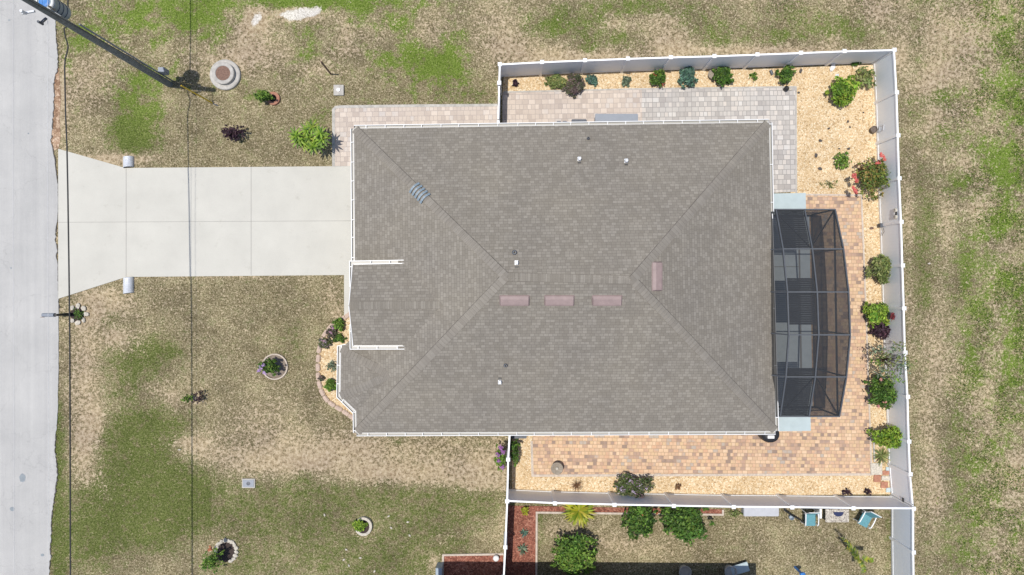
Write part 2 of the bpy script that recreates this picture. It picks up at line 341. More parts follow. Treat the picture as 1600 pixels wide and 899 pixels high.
SAND = [(465,22,34,8,2.0),(400,28,14,16,1.8),(398,45,12,8,1.0),(98,160,5,60,1.2),(100,110,6,30,.6),(115,150,30,60,.3),(160,120,45,50,.35),(140,20,20,40,.3),(165,250,40,10,.9),(210,248,45,8,.8),(190,60,20,30,.4),(350,95,50,30,.45),(500,110,30,20,.35),(390,60,35,35,.4),(420,80,60,20,.25),
 (660,50,70,25,.2),(540,50,14,24,.5),(552,80,20,6,.5),(800,40,40,30,.35),(790,75,30,18,.55),(860,90,60,14,.75),(950,90,50,10,.6),(960,40,25,10,.6),(1050,70,35,25,.7),(1040,30,30,14,.4),(1130,80,70,8,.6),(1240,80,80,8,.7),(1300,60,14,12,.6),(1370,20,20,25,.5),(1405,90,12,20,.6),(1440,140,25,30,.8),(1490,60,60,40,.5),(1480,120,25,30,.6),(1470,190,30,30,.6),(1440,205,20,14,.4),
 (1500,250,25,25,.5),(1420,330,8,60,.7),(1440,240,15,14,.5),(1480,340,14,60,.55),(1530,330,18,20,.5),(1420,470,14,40,.35),(1450,530,30,60,.45),(1490,590,30,50,.4),(1440,640,16,50,.5),(1455,730,14,60,.4),(1592,740,16,22,1.4),(1430,800,12,80,.55),(1470,780,20,60,.4),(1580,800,20,40,.3),
 (150,485,30,25,.7),(190,480,20,15,.5),(180,525,16,14,.7),(135,540,20,50,.35),(210,540,40,20,.3),(130,620,25,60,.5),(150,660,16,30,.8),(130,700,20,35,.9),(140,745,22,20,.7),(165,770,12,18,.5),(270,630,12,20,.6),(250,610,30,14,.3),(290,690,30,12,.6),(310,705,40,24,.55),(380,725,50,25,.45),
 (440,700,60,30,.5),(470,725,50,14,.75),(540,705,60,25,.6),(590,740,60,14,.75),(690,740,90,22,.6),(650,700,120,25,.35),(750,760,40,12,.7),(785,800,6,60,.5),(760,725,30,20,.5),(697,840,25,14,.5),(678,880,12,18,.9),(780,700,10,20,.6),(530,490,12,12,.6),(515,462,14,20,.45),(395,505,60,40,.05),(430,640,60,30,.2),(400,655,50,25,.25),
 (340,850,26,26,.45),(325,600,4,4,.2),(307,625,14,12,.6),(563,835,22,10,.4),(90,380,4,60,.5),(335,430,120,5,.5),(160,460,40,10,.5),(960,845,60,14,.35),(880,830,45,12,.4),(1000,860,80,12,.3),(1290,860,30,20,.15),(1180,830,40,30,.15)]
NEIGH = [(840,801,1390,900)]
ZONES = np.array([[1,0]])
def cover(x, y):                                            # x, y metres (arrays) -> green, sand, weight
    px = x / PX + CX; py = CY - y / PX
    g = np.zeros_like(px); s = np.zeros_like(px)
    for a, b, rx, ry, w in GREEN: g += w * np.exp(-((px-a)/rx)**2 - ((py-b)/ry)**2)
    for a, b, rx, ry, w in SAND: s += w * np.exp(-((px-a)/rx)**2 - ((py-b)/ry)**2)
    e = 1 / (1 + np.exp(-(px - 1500) / 18.0)) + .35 / (1 + np.exp((py - 45) / 25.0)) * (px > 300)
    g = g*1.2 + .17 * e + .08*((px > 1405) & (px < 1500)); s += .40 * e
    bx = px + 5*np.sin(py/90.0)
    s += .22*np.exp(-((bx-1462)/15)**2) + .15*np.exp(-((bx-1418)/8)**2) + .15*np.exp(-((bx-1552)/12)**2) + .10*np.exp(-((bx-1524)/7)**2)
    g += .28*np.exp(-((bx-1503)/12)**2)*(py > 330) + .12*np.exp(-((bx-1592)/16)**2) + .1*np.exp(-((bx-1438)/10)**2) - .18*((px > 730) & (py < 110) & (px < 1420))
    s += .22*np.exp(-((px-170)/110)**2-((py-540)/90)**2) + .12*(py < 120) * (px < 1500) + .05*((px > 1405) & (px < 1500)) + .1*((py>670)&(py<760)&(px>300)&(px<790))
    capg = np.where((px < 330) & (py > 600), .80, np.where(py > 600, .50, 1.3)); g = np.where(g > 0, capg*np.tanh(g/capg), g)
    s = s - .5*np.clip(g, 0, 1.2) - .14*((px > 1405) & (px < 1500))
    return np.clip(g, -.3, 1.5), np.clip(s, -.6, 1.6)
WHITE = [(458,24,20,6.5,1.3),(478,20,20,6,1.3),(495,14,6,4,.8),(403,26,9,7,.8),(398,36,7,7,.7),(548,2,6,3,.7)]
def bright(x, y):
    px = x / PX + CX; py = CY - y / PX
    return np.clip(1/(1+np.exp(-(px-1490)/22)) + np.where(px < 730, .85, .40)/(1+np.exp((py-190)/30)), 0, 1)
def white(x, y):
    px = x / PX + CX; py = CY - y / PX; w = np.zeros_like(px)
    for a, b, rx, ry, k in WHITE: w += k * np.exp(-((px-a)/rx)**2 - ((py-b)/ry)**2)
    return np.clip(w, 0, 1)
def ground():
    def axis(lo, hi, st):
        a = list(np.arange(lo, hi + 1e-6, st)); b = []
        d = st; v = hi
        while v < 900: d *= 1.6; v += d; b.append(v)
        return np.array([-t + (lo + hi) for t in b][::-1] + a + b)
    xs = axis(-27, 27, .22); ys = axis(-16, 16, .22)
    X, Y = np.meshgrid(xs, ys); nx, ny = len(xs), len(ys)
    Z = np.zeros_like(X)
    co = np.stack([X, Y, Z], -1).reshape(-1, 3)
    idx = np.arange(nx * ny).reshape(ny, nx)
    f = np.stack([idx[:-1, :-1], idx[:-1, 1:], idx[1:, 1:], idx[1:, :-1]], -1).reshape(-1, 4)
    me = bpy.data.meshes.new("ground"); me.vertices.add(len(co)); me.vertices.foreach_set("co", co.ravel())
    me.loops.add(f.size); me.loops.foreach_set("vertex_index", f.ravel()); me.polygons.add(len(f))
    me.polygons.foreach_set("loop_start", np.arange(0, f.size, 4)); me.update(calc_edges=True)
    g, s = cover(co[:, 0], co[:, 1])
    ca = me.color_attributes.new("cover", 'FLOAT_COLOR', 'POINT')
    ca.data.foreach_set("color", np.stack([g*.5+.3, s*.5+.4, white(co[:,0], co[:,1]), bright(co[:,0], co[:,1])], -1).astype(np.float32).ravel())
    m, nt, bs = newmat("patchy_lawn")
    at = N(nt, "ShaderNodeAttribute"); at.attribute_name = "cover"; sp = N(nt, "ShaderNodeSeparateColor"); nt.links.new(at.outputs["Color"], sp.inputs[0])
    gg = math_(nt, 'MULTIPLY', math_(nt, 'SUBTRACT', sp.outputs[0], .3), 2); ss = math_(nt, 'MULTIPLY', math_(nt, 'SUBTRACT', sp.outputs[1], .4), 2)
    n_f = noise(nt, 13.5, 3, .75, dist=.6); n_m = noise(nt, 2.2, 5, .7); n_b = noise(nt, .5, 4, .6); n_g = noise(nt, 26, 2, .8); n_c = noise(nt, 6.2, 4, .7, dist=.4)
    dry = ramp(nt, [(.38, (.085, .072, .038)), (.46, (.160, .137, .076)), (.525, (.245, .212, .130)), (.575, (.385, .335, .225)), (.64, (.49, .435, .31))]); nt.links.new(math_(nt, 'ADD', math_(nt, 'ADD', math_(nt, 'MULTIPLY', n_f, .62), math_(nt, 'MULTIPLY', n_g, .38)), math_(nt, 'ADD', math_(nt, 'MULTIPLY', math_(nt, 'SUBTRACT', n_m, .5), .22), math_(nt, 'MULTIPLY', math_(nt, 'SUBTRACT', n_b, .5), .16))), dry.inputs[0])
    grn = ramp(nt, [(.38, (.030, .045, .008)), (.47, (.070, .100, .020)), (.55, (.115, .150, .035)), (.63, (.23, .24, .10))]); nt.links.new(math_(nt, 'ADD', math_(nt, 'MULTIPLY', n_f, .5), math_(nt, 'MULTIPLY', n_g, .5)), grn.inputs[0])
    snd = ramp(nt, [(.38, (.27, .20, .13)), (.5, (.41, .33, .225)), (.62, (.54, .45, .33))]); nt.links.new(n_c, snd.inputs[0])
    gv = math_(nt, 'ADD', gg, math_(nt, 'ADD', math_(nt, 'MULTIPLY', math_(nt, 'SUBTRACT', n_m, .5), 2.6), math_(nt, 'MULTIPLY', math_(nt, 'SUBTRACT', n_c, .5), 2.0)))
    n_p = noise(nt, 1.15, 4, .65, dist=.5); gv = math_(nt, 'ADD', gv, math_(nt, 'MULTIPLY', math_(nt, 'MULTIPLY', math_(nt, 'SUBTRACT', n_p, .52), at.outputs['Alpha']), 3.4))
    gf = N(nt, "ShaderNodeMapRange"); gf.inputs[1].default_value = .12; gf.inputs[2].default_value = .72; nt.links.new(gv, gf.inputs[0])
    sv = math_(nt, 'ADD', ss, math_(nt, 'ADD', math_(nt, 'MULTIPLY', math_(nt, 'SUBTRACT', n_c, .5), 3.2), math_(nt, 'MULTIPLY', math_(nt, 'SUBTRACT', n_f, .5), 2.4)))
    sf = N(nt, "ShaderNodeMapRange"); sf.inputs[1].default_value = .24; sf.inputs[2].default_value = .60; nt.links.new(sv, sf.inputs[0])
    lush = ramp(nt, [(.38, (.045, .085, .008)), (.47, (.10, .175, .018)), (.55, (.155, .245, .03)), (.63, (.26, .33, .08))]); nt.links.new(math_(nt, 'ADD', math_(nt, 'MULTIPLY', n_f, .5), math_(nt, 'MULTIPLY', n_g, .5)), lush.inputs[0])
    gcol = mixc(nt, at.outputs["Alpha"], grn.outputs[0], lush.outputs[0])
    c = mixc(nt, math_(nt, 'MULTIPLY', gf.outputs[0], .88), dry.outputs[0], gcol)
    c = mixc(nt, math_(nt, 'MULTIPLY', sf.outputs[0], .85), c, snd.outputs[0])
    wf = N(nt, 'ShaderNodeMapRange'); wf.inputs[1].default_value = .35; wf.inputs[2].default_value = .6; nt.links.new(math_(nt, 'ADD', sp.outputs[2], math_(nt, 'MULTIPLY', math_(nt, 'SUBTRACT', n_c, .5), 1.2)), wf.inputs[0])
    wr = ramp(nt, [(.4, (.42, .40, .36)), (.55, (.68, .66, .62))]); nt.links.new(n_f, wr.inputs[0]); c = mixc(nt, wf.outputs[0], c, wr.outputs[0])
    tb = ramp(nt, [(.3, (.90, .88, .90)), (.7, (1.10, 1.08, 1.0))]); nt.links.new(n_b, tb.inputs[0]); c = mixc(nt, 1, c, tb.outputs[0], 'MULTIPLY')
    nt.links.new(c, bs.inputs["Base Color"]); bs.inputs["Roughness"].default_value = .95; bs.inputs["Specular IOR Level"].default_value = .05
    bump(nt, bs, math_(nt, 'ADD', n_f, math_(nt, 'MULTIPLY', n_g, .6)), .7, .035)
    me.materials.append(m); o = bpy.data.objects.new("ground", me); scene.collection.objects.link(o); tag(o, kind="structure")
ground()

def sheet(name, pts, z, mat, th=.03, **k):                  # flat slab with a top at z
    mb = MB(); mb.prism([G(*p) for p in pts], z - th, z); return struct(mb, name, mat, **k)
# road: broken edge on the lawn side
edge = [(87,-60),(86,20),(88,45),(88,60),(90,80),(91,100),(90,112),(86,120),(84,132),(85,150),(84,170),(83,190),(82,205),(80,222),(83,236),(86,250),(88,268),(91,290),(91,330),(90,350),(88,360),(87,375),(90,388),(88,400),(91,412),(91,440),(92,470),(92,520),(92,580),(91,610),(91,640),(89,665),(88,675),(87,690),(86,705),(88,720),(90,732),(90,745),(88,755),(86,775),(83,790),(81,806),(80,825),(80,840),(79,858),(80,868),(78,880),(77,900),(78,960)]
fe = []
for (a, b), (c, d) in zip(edge[:-1], edge[1:]):
    n = max(1, int((d - b) / 3))
    for i in range(n):
        t = i / n; j = random.uniform(-.9, .9) if not (230 < b < 660) or 345 < b < 400 else random.uniform(-.25, .25)
        fe.append((a + (c - a) * t + j, b + (d - b) * t))
rd = [(-130, -3000)] + [(88, -3000)] + fe + [(78, 4000), (-130, 4000)]
sheet("road", rd, .03, M['asphalt'], .06)
M['dirt'] = pebbles("reddish_dirt", 9, [(0, (.22, .13, .08)), (.5, (.40, .27, .18)), (1, (.55, .42, .31))], (.18, .10, .06), .6)
sheet("dirt_strip", [(84,112),(92,106),(94,130),(95,160),(93,185),(95,215),(92,232),(84,236),(80,222),(82,190),(83,160)], .012, M['dirt'], .02)
M['cap_shade'] = simple('painted_cap_shade', (.145, .130, .112), .9, .35, 5)  # dark tone for the painted shadow side of the hip caps
M['crack'] = simple("crumbled_edge", (.12, .11, .10), .95, .4, 30)
mb = MB()
for a, b in zip(fe[:-1], fe[1:]):
    if (40 < a[1] < 300 or 340 < a[1] < 480 or 670 < a[1] < 890) and random.random() < .8:
        w = random.uniform(.3, 1.6); mb.prism([G(a[0]-.3, a[1]), G(a[0]+w, a[1]), G(b[0]+w, b[1]), G(b[0]-.3, b[1])], .0, .034 + random.uniform(0, .004))
struct(mb, "road_edge_rubble", M['crack'])
mb = MB()
for x, y, r, q in ((36,747,5,7),(20,795,4,3.4),(67,867,3,2.4),(15,32,1.6,1.4),(45,209,1.2,1.2),(18,419,1.5,1.5)):
    mb.prism([G(x + r*math.cos(t)*random.uniform(.85,1.1), y + q*math.sin(t)*random.uniform(.85,1.1)) for t in np.linspace(0, 6.28, 12)[:-1]], .028, .034)
struct(mb, "road_patches", M['tar'])
# driveway and walk
sheet("driveway", [(92,233),(197,263),(560,260),(560,430),(549,430),(549,496),(538,494),(538,430),(198,433),(92,467)], .05, M['concrete'], .09)
mb = MB()
def strip(a, b, w=.022):
    p, q = Vector((*G(*a), 0)), Vector((*G(*b), 0)); n = Vector((-(q-p).y, (q-p).x, 0)).normalized() * w / 2
    mb.prism([(p+n)[:2], (q+n)[:2], (q-n)[:2], (p-n)[:2]], .046, .054)
strip((198,264),(198,432)); strip((393,262),(393,430)); strip((92.5,347.8),(549,345.4),.018)
struct(mb, "driveway_joints", M['joint'])

# paving and beds
NP = [(521.5,172),(524,168.5),(530,167.5),(650,166),(779,165),(779,205),(560,205),(560,260),(521.5,260)]
sheet("side_paving", NP, .045, M['paver_pale'])
N2 = [(785,144.5),(1000,139.5),(1243,136),(1243.5,300),(1200,302),(1190,210),(785,215)]
def clipx(poly, x0, x1):
    out = poly
    for s, xx in ((1, x0), (-1, x1)):
        res = []
        for i in range(len(out)):
            a, b = out[i], out[(i+1) % len(out)]; ia = s*(a[0]-xx) >= 0; ib = s*(b[0]-xx) >= 0
            if ia: res.append(a)
            if ia != ib: t = (xx-a[0])/(b[0]-a[0]); res.append((xx, a[1]+(b[1]-a[1])*t))
        out = res
    return out
sheet("north_paving", clipx(N2, 700, 1004), .041, M['paver_pale'])
sheet("north_paving_grey", clipx(N2, 1003, 1300), .0412, M['paver_grey'])
SLAB = [(1196,303),(1258,302),(1266,673),(1204,674)]
sheet("lanai_slab", SLAB, .062, M['slab_blue'], .05)
SP = [(832,660),(1150,660),(1150,340),(1258,304.5),(1345,305.5),(1352,480),(1361,741),(832,743)]
EP = [(1258,304.5),(1345,305.5),(1350,420),(1352,480),(1357,610),(1361,741),(832,743),(832,660),(1200,660),(1200,640),(1262,640)]
sheet("patio_paving", EP, .045, M['paver_orange'])
GR = [(787,118),(1000,112),(1200,108),(1370,101),(1373,200),(1376,330),(1382,480),(1388,640),(1394,772),(1180,774),(900,773),(800,772),(800,670),(840,670),(840,735),(1350,733),(1335,320),(1235,310),(1235,150),(785,150)]
sheet("gravel_bed", GR, .032, M['gravel'])
mb = MB()
sheet("mulch_bed", [(792,790),(1130,796),(1130,803),(839,800),(837,905),(790,905)], .024, M['mulch'])
sheet("front_mulch_bed", [(692,867),(786,867),(786,905),(692,905)], .024, M['mulch'])
BED = [(547,494),(536,499),(524,506),(514,518),(505,533),(500,548),(498,566),(498,590),(501,606),(508,621),(522,634),(538,644),(552,652),(575,655),(575,494)]
sheet("front_gravel_bed", BED, .032, M['gravel'])
def curb(name, pts, w, z, mat, closed=False):
    mb = MB(); q = [Vector((*G(*p), 0)) for p in pts]
    for a, b in zip(q[:-1], q[1:]):
        d = (b-a).normalized(); n = Vector((-d.y, d.x, 0)) * w / 2; e = d * w * .3
        mb.prism([(a-e+n)[:2], (b+e+n)[:2], (b+e-n)[:2], (a-e-n)[:2]], 0, z + random.uniform(-.002, .002))
    return struct(mb, name, mat)
curb("paving_edge", [(521.5,260),(521.5,172),(525,168.5),(532,167.5),(650,166),(776,165)], .13, .060, M['edging_grey'])
curb("patio_edge", [(1258,304.5),(1345,305.5),(1352,480),(1361,741)], .08, .062, M['edging'])
curb("patio_edge", [(1361,741),(832,743),(830.5,690)], .11, .062, M['edging'])
curb("north_bed_edge", [(788,144.5),(1000,139.5),(1243,136.3),(1243.8,301)], .07, .056, M['edging_grey'])
curb("mulch_edge", [(838,905),(838.5,800)], .09, .07, M['edging'])
curb("mulch_edge", [(838.5,800.5),(1129,804),(1129,797)], .09, .068, M['edging'])
curb("front_bed_edge", [(692,900),(692.5,867),(786,865.5)], .09, .07, M['edging'])

# ------------------------------------------------------------------ the house
EZ = 2.6; PITCH = 5 / 12
def planes(poly, z0, pitch, use):
    pl = []
    c = sum((Vector(p) for p in poly), Vector((0, 0))) / len(poly)
    for i in range(len(poly)):
        a, b = Vector(poly[i]), Vector(poly[(i+1) % len(poly)])
        if not use[i]: pl.append(None); continue
        d = (b-a).normalized(); n = Vector((-d.y, d.x))
        if n.dot(c - a) < 0: n = -n
        pl.append((a, n, d))
    def h(i, x, y): a, n, d = pl[i]; return z0 + pitch * ((x-a.x)*n.x + (y-a.y)*n.y)
    return pl, h
def clip(poly, fn):
    out = []
    for i in range(len(poly)):
        a, b = poly[i], poly[(i+1) % len(poly)]; fa, fb = fn(*a), fn(*b)
        if fa <= 1e-9: out.append(a)
        if (fa <= 1e-9) != (fb <= 1e-9):
            t = fa / (fa - fb); out.append((a[0]+(b[0]-a[0])*t, a[1]+(b[1]-a[1])*t))
    return out
def hip_roof(name, poly, z0, pitch, use, parent, th=.10):
    pl, h = planes(poly, z0, pitch, use); mb = MB()
    for i, p in enumerate(pl):
        if p is None: continue
        reg = list(poly)
        for j, q in enumerate(pl):
            if q is None or j == i: continue
            reg = clip(reg, lambda x, y: h(i, x, y) - h(j, x, y))
            if len(reg) < 3: break
        if len(reg) < 3: continue
        a, n, d = p; k = math.hypot(1, pitch)
        vs_ = [(x, y, h(i, x, y)) for x, y in reg]
        uv = [(((x-a.x)*d.x+(y-a.y)*d.y) + 7*i, ((x-a.x)*n.x+(y-a.y)*n.y)*k + 3*i) for x, y in reg]
        mb.add(vs_, [tuple(range(len(reg)))], uvs=[uv])
        lo = [(x, y, z - th) for x, y, z in vs_]
        mb.add(lo, [tuple(range(len(reg)-1, -1, -1))], uvs=[uv[::-1]])
    # drip edge
    hf = lambda x, y: min(h(i, x, y) for i, p in enumerate(pl) if p is not None)
    for i in range(len(poly)):
        a, b = poly[i], poly[(i+1) % len(poly)]
        m = ((a[0]+b[0])/2, (a[1]+b[1])/2)
        for s, e in ((a, m), (m, b)):
            mb.add([(*s, hf(*s)-th), (*e, hf(*e)-th), (*e, hf(*e)), (*s, hf(*s))], [(0,1,2,3)], uvs=[[(0,0),(1,0),(1,.1),(0,.1)]])
    o = mb.build(name, M['shingle'], parent); return o, hf
def cap(a, b, hf, parent, w=.17, mat='shingle_cap', z=.022, name="ridge_cap"):
    a = Vector(a); b = Vector(b); d = (b-a).normalized(); n = Vector((-d.y, d.x)); mb = MB(); L = (b-a).length; s = int(L/.16)
    for k in range(s):                                     # overlapping cap shingles
        p = a + d * (L*k/s); q = a + d * (L*(k+1)/s + .02); t0, t1 = z + .010, z
        for sg in (1, -1):
            p1, q1 = p + n*w*sg, q + n*w*sg; c0 = 0
            vs_ = [(p.x,p.y,hf(*p)+t1),(q.x,q.y,hf(*q)+t0),(q1.x,q1.y,hf(*q1)+t0),(p1.x,p1.y,hf(*p1)+t1),(q1.x,q1.y,hf(*q1)-.01),(p1.x,p1.y,hf(*p1)-.01)]
            u = [(k*.31+.01,.02),(k*.31+.29,.02),(k*.31+.29,.13),(k*.31+.01,.13)]
            mb.add(vs_, [(0,1,2,3),(3,2,4,5)], uvs=[u, u])
    o = mb.build(name, M[mat], parent)
    if mat == 'shingle_cap' and parent.name.startswith('roof'):                               # shadow side of the cap painted as a dark line along one edge
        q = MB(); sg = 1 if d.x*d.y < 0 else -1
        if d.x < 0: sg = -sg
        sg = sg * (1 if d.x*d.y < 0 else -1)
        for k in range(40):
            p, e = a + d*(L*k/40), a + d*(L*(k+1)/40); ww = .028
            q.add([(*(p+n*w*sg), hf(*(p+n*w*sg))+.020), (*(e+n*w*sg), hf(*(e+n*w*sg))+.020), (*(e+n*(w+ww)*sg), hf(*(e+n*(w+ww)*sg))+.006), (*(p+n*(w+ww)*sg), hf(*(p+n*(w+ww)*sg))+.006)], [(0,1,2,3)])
        q.build("cap_shade_line", M['cap_shade'], o)
    return o
hc = P(880, 435, 0)
house = thing("house", "large house with grey shingle hip roof and white gutters", "house", hc)
MAIN = [tuple(P(*p, EZ)[:2]) for p in ((553,201),(557,676.5),(1212,674),(1201.5,191.5))]
roof, hm = hip_roof("roof", MAIN, EZ, PITCH, (1,1,1,1), house)
EZ2 = 3.56
ENT = [tuple(P(*p, EZ2)[:2]) for p in ((551.3,414),(552,540),(700,540),(700,412.8))]
PM = 0.40
eroof, he = hip_roof("entry_roof", [ENT[0], ENT[1], tuple(Vector(ENT[1]) + (Vector(ENT[2])-Vector(ENT[1])).normalized()*4.15), tuple(Vector(ENT[0]) + (Vector(ENT[3])-Vector(ENT[0])).normalized()*4.15)], EZ2, PM, (0,1,0,1), house)
BAYP = [tuple(P(*p, EZ)[:2]) for p in ((533,545),(532,619),(557,643),(640,642.5),(640,529),(549,529.5))]
broof, hb = hip_roof("bay_roof", BAYP, EZ, PITCH, (1,1,1,0,1,1), house)
# ridge and hip caps
def ridge_pts(poly, h):
    a, b, c, d = [Vector(p) for p in poly]                  # NW SW SE NE
    W = ((a-b).length) / 2
    return a, b, c, d
a, b, c, d = [Vector(p) for p in MAIN]
def meet(f, s, dr):                                        # walk from a corner along its bisector to the mid line
    return s + dr
rd_w = Vector(P(797.5,433.5,5.35)[:2]); rd_e = Vector(P(988,431.5,5.35)[:2])
# solve the exact ends of the ridge by sampling the height field
ys_ = np.linspace(-1.5, 2.5, 161)
def ridge_y(x): return max(ys_, key=lambda y: hm(x, y))
hmax = max(hm(x, ridge_y(x)) for x in (1.0, 3.0))
def ridge_end(sg):
    x = 2.0
    while hm(x, ridge_y(x)) > hmax - .035 and abs(x) < 8: x += .05 * sg
    return Vector((x, ridge_y(x)))
rw, re = ridge_end(-1), ridge_end(1)
for p, q in ((a, rw), (b, rw), (c, re), (d, re)): cap(p + (q-p).normalized()*.05, q, hm, roof)
cap(rw, re, hm, roof, mat='shingle')
m0 = (Vector(ENT[0]) + Vector(ENT[1])) / 2; cap(m0 + Vector((.02, 0)), m0 + Vector((4.05, .03)), he, eroof, mat='shingle')
bw = P(614,586,EZ+.6)
cap(Vector(BAYP[0]), Vector((bw.x-.1, bw.y)), hb, broof); cap(Vector(BAYP[1]), Vector((bw.x-.1, bw.y)), hb, broof)
# fascia
def inset(pts, s):                                         # offset an open polyline to its right by s (mitred)
    out = []
    for i, p in enumerate(pts):
        ds = []
        if i > 0: ds.append((pts[i]-pts[i-1]).normalized())
        if i < len(pts)-1: ds.append((pts[i+1]-pts[i]).normalized())
        ns = [Vector((dd.y, -dd.x)) for dd in ds]
        n = sum(ns, Vector((0, 0))); n = n / n.length if n.length else ns[0]
        out.append(p + n * (s / max(.35, n.dot(ns[0]))))
    return out
def gutter(pts, z, parent, first=.45, step=.82):
    """white box gutter along an eave; outward is the right-hand side of the path"""
    pts = [Vector(p) for p in pts]; mb = MB()
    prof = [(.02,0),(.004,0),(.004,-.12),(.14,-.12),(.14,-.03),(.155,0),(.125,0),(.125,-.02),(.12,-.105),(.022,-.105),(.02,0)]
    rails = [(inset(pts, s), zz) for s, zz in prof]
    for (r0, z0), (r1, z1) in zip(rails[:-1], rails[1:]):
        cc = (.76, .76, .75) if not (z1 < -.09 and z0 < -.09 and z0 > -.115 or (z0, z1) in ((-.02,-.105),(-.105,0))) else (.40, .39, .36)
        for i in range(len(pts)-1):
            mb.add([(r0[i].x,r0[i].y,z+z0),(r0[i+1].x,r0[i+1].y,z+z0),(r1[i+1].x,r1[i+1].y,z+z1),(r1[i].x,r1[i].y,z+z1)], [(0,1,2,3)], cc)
    for k in (0, -1):
        q0 = inset(pts, .004)[k]; q1 = inset(pts, .15)[k]
        mb.add([(q0.x,q0.y,z),(q1.x,q1.y,z),(q1.x,q1.y,z-.12),(q0.x,q0.y,z-.12)], [(0,1,2,3)])
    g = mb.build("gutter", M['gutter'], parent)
    s = first
    for p, q in zip(pts[:-1], pts[1:]):
        L = (q-p).length; dd = (q-p)/L; n = Vector((dd.y, -dd.x))
        while s < L - .05:
            c = p + dd*s + n*.078; hb_ = MB(); hb_.beam((*(c-n*.062), z+.004), (*(c+n*.068), z+.004), .028, .012)
            hb_.build("gutter_hanger", M['white_trim'], g); s += step * random.uniform(.92, 1.08)
        s -= L
        if s < 0: s = .2
    f = MB()
    for p, q in zip(pts[:-1], pts[1:]):
        f.beam((p.x,p.y,z-.115), (q.x,q.y,z-.115), .03, .17)
    f.build("fascia", M['white_trim'], parent)
    return g
E = EZ - .012
V = lambda px, py, z=EZ: Vector(P(px, py, z)[:2])
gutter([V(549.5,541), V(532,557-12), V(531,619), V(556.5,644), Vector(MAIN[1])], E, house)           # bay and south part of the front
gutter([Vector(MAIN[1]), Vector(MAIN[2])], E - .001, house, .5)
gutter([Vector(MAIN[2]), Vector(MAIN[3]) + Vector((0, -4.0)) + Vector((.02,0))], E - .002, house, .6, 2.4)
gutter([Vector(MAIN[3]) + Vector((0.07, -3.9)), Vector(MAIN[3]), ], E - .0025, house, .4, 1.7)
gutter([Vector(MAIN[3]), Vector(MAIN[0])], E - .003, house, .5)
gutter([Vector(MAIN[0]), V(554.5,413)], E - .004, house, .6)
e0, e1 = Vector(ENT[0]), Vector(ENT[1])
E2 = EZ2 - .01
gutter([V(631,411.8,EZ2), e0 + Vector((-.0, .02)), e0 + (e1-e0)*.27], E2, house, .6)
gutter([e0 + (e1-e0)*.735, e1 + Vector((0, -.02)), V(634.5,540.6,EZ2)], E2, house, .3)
# gable rake board, walls, openings
mb = MB(); mid = (e0 + e1) / 2
for p in (e0, e1):
    mb.beam((p.x-.015, p.y, EZ2-.07), (mid.x-.015, mid.y, he(mid.x, mid.y)-.07), .03, .16)
mb.build("rake_board", M['white_trim'], house)
def ring(poly, s): 
    pts = [Vector(p) for p in poly]; n = len(pts); out = []
    c = sum(pts, Vector((0,0)))/n
    for i in range(n):
        d1 = (pts[i]-pts[i-1]).normalized(); d2 = (pts[(i+1)%n]-pts[i]).normalized()
        n1 = Vector((-d1.y, d1.x)); n2 = Vector((-d2.y, d2.x))
        if n1.dot(c-pts[i]) < 0: n1 = -n1
        if n2.dot(c-pts[i]) < 0: n2 = -n2
        nn = (n1+n2).normalized(); out.append(pts[i] + nn*(s/nn.dot(n1)))
    return out
wl = ring(MAIN, .55); mb = MB()
mb.prism([p[:2] for p in wl], 0, EZ - .02)
mb.prism([p[:2] for p in (e0+Vector((.6,-.45)), e1+Vector((.6,.45)), e1+Vector((3.4,.45)), e0+Vector((3.4,-.45)))], 0, EZ2 - .02)
bi = ring(BAYP, .45); mb.prism([p[:2] for p in bi], 0, EZ - .03)
mb.build("wall", M['stucco'], house)
xw = wl[0].x - .02
g = MB(); g.box((xw-.01, 3.7, 1.1), (.06, 4.9, 2.2)); gd = g.build("garage_door", M['white_trim'], house)
def hole(name, c, d, mat='glass'):
    q = MB(); q.box(c, d); o = q.build(name, M[mat], house)
    fr = MB(); lx, ly = (d[0] > d[1]), (d[1] > d[0]); w = max(d[0], d[1])
    for s in (-1, 1):
        fr.box((c[0] + (s*w/2 if lx else 0), c[1] + (s*w/2 if ly else 0), c[2]), ((.08 if lx else d[0]+.05), (.08 if ly else d[1]+.05), d[2]+.08))
        fr.box((c[0], c[1], c[2]+s*d[2]/2), ((w if lx else d[0]+.04), (w if ly else d[1]+.04), .08))
    fr.build("frame", M['white_trim'], o)
for x, w in ((-4.5,1.0),(-1.0,1.5),(3.0,1.2),(7.5,1.5)):
    hole("window", (x, (wl[1].y+wl[2].y)/2 - .02, 1.5), (w, .05, 1.2)); hole("window", (x, (wl[0].y+wl[3].y)/2 + .02, 1.5), (w, .05, 1.2))
hole("window", (bi[0].x-.01, (bi[0].y+bi[1].y)/2, 1.5), (.05, 1.3, 1.3))
hole("front_door", (e0.x+.58, mid.y+.1, 1.1), (.05, 1.0, 2.1), 'dark')
hole("sliding_door", ((wl[2].x+wl[3].x)/2+.02, -1.1, 1.1), (.05, 4.8, 2.1))
# downspouts at the corners
def downspout(x, y, z=EZ-.1):
    q = MB(); q.beam((x, y, z), (x, y, .1), .07, .09); q.build("downspout", M['white_trim'], house)
downspout(wl[1].x-.06, wl[1].y+.1); downspout(wl[0].x-.06, wl[0].y-.1); downspout(wl[2].x+.06, wl[2].y+.1)
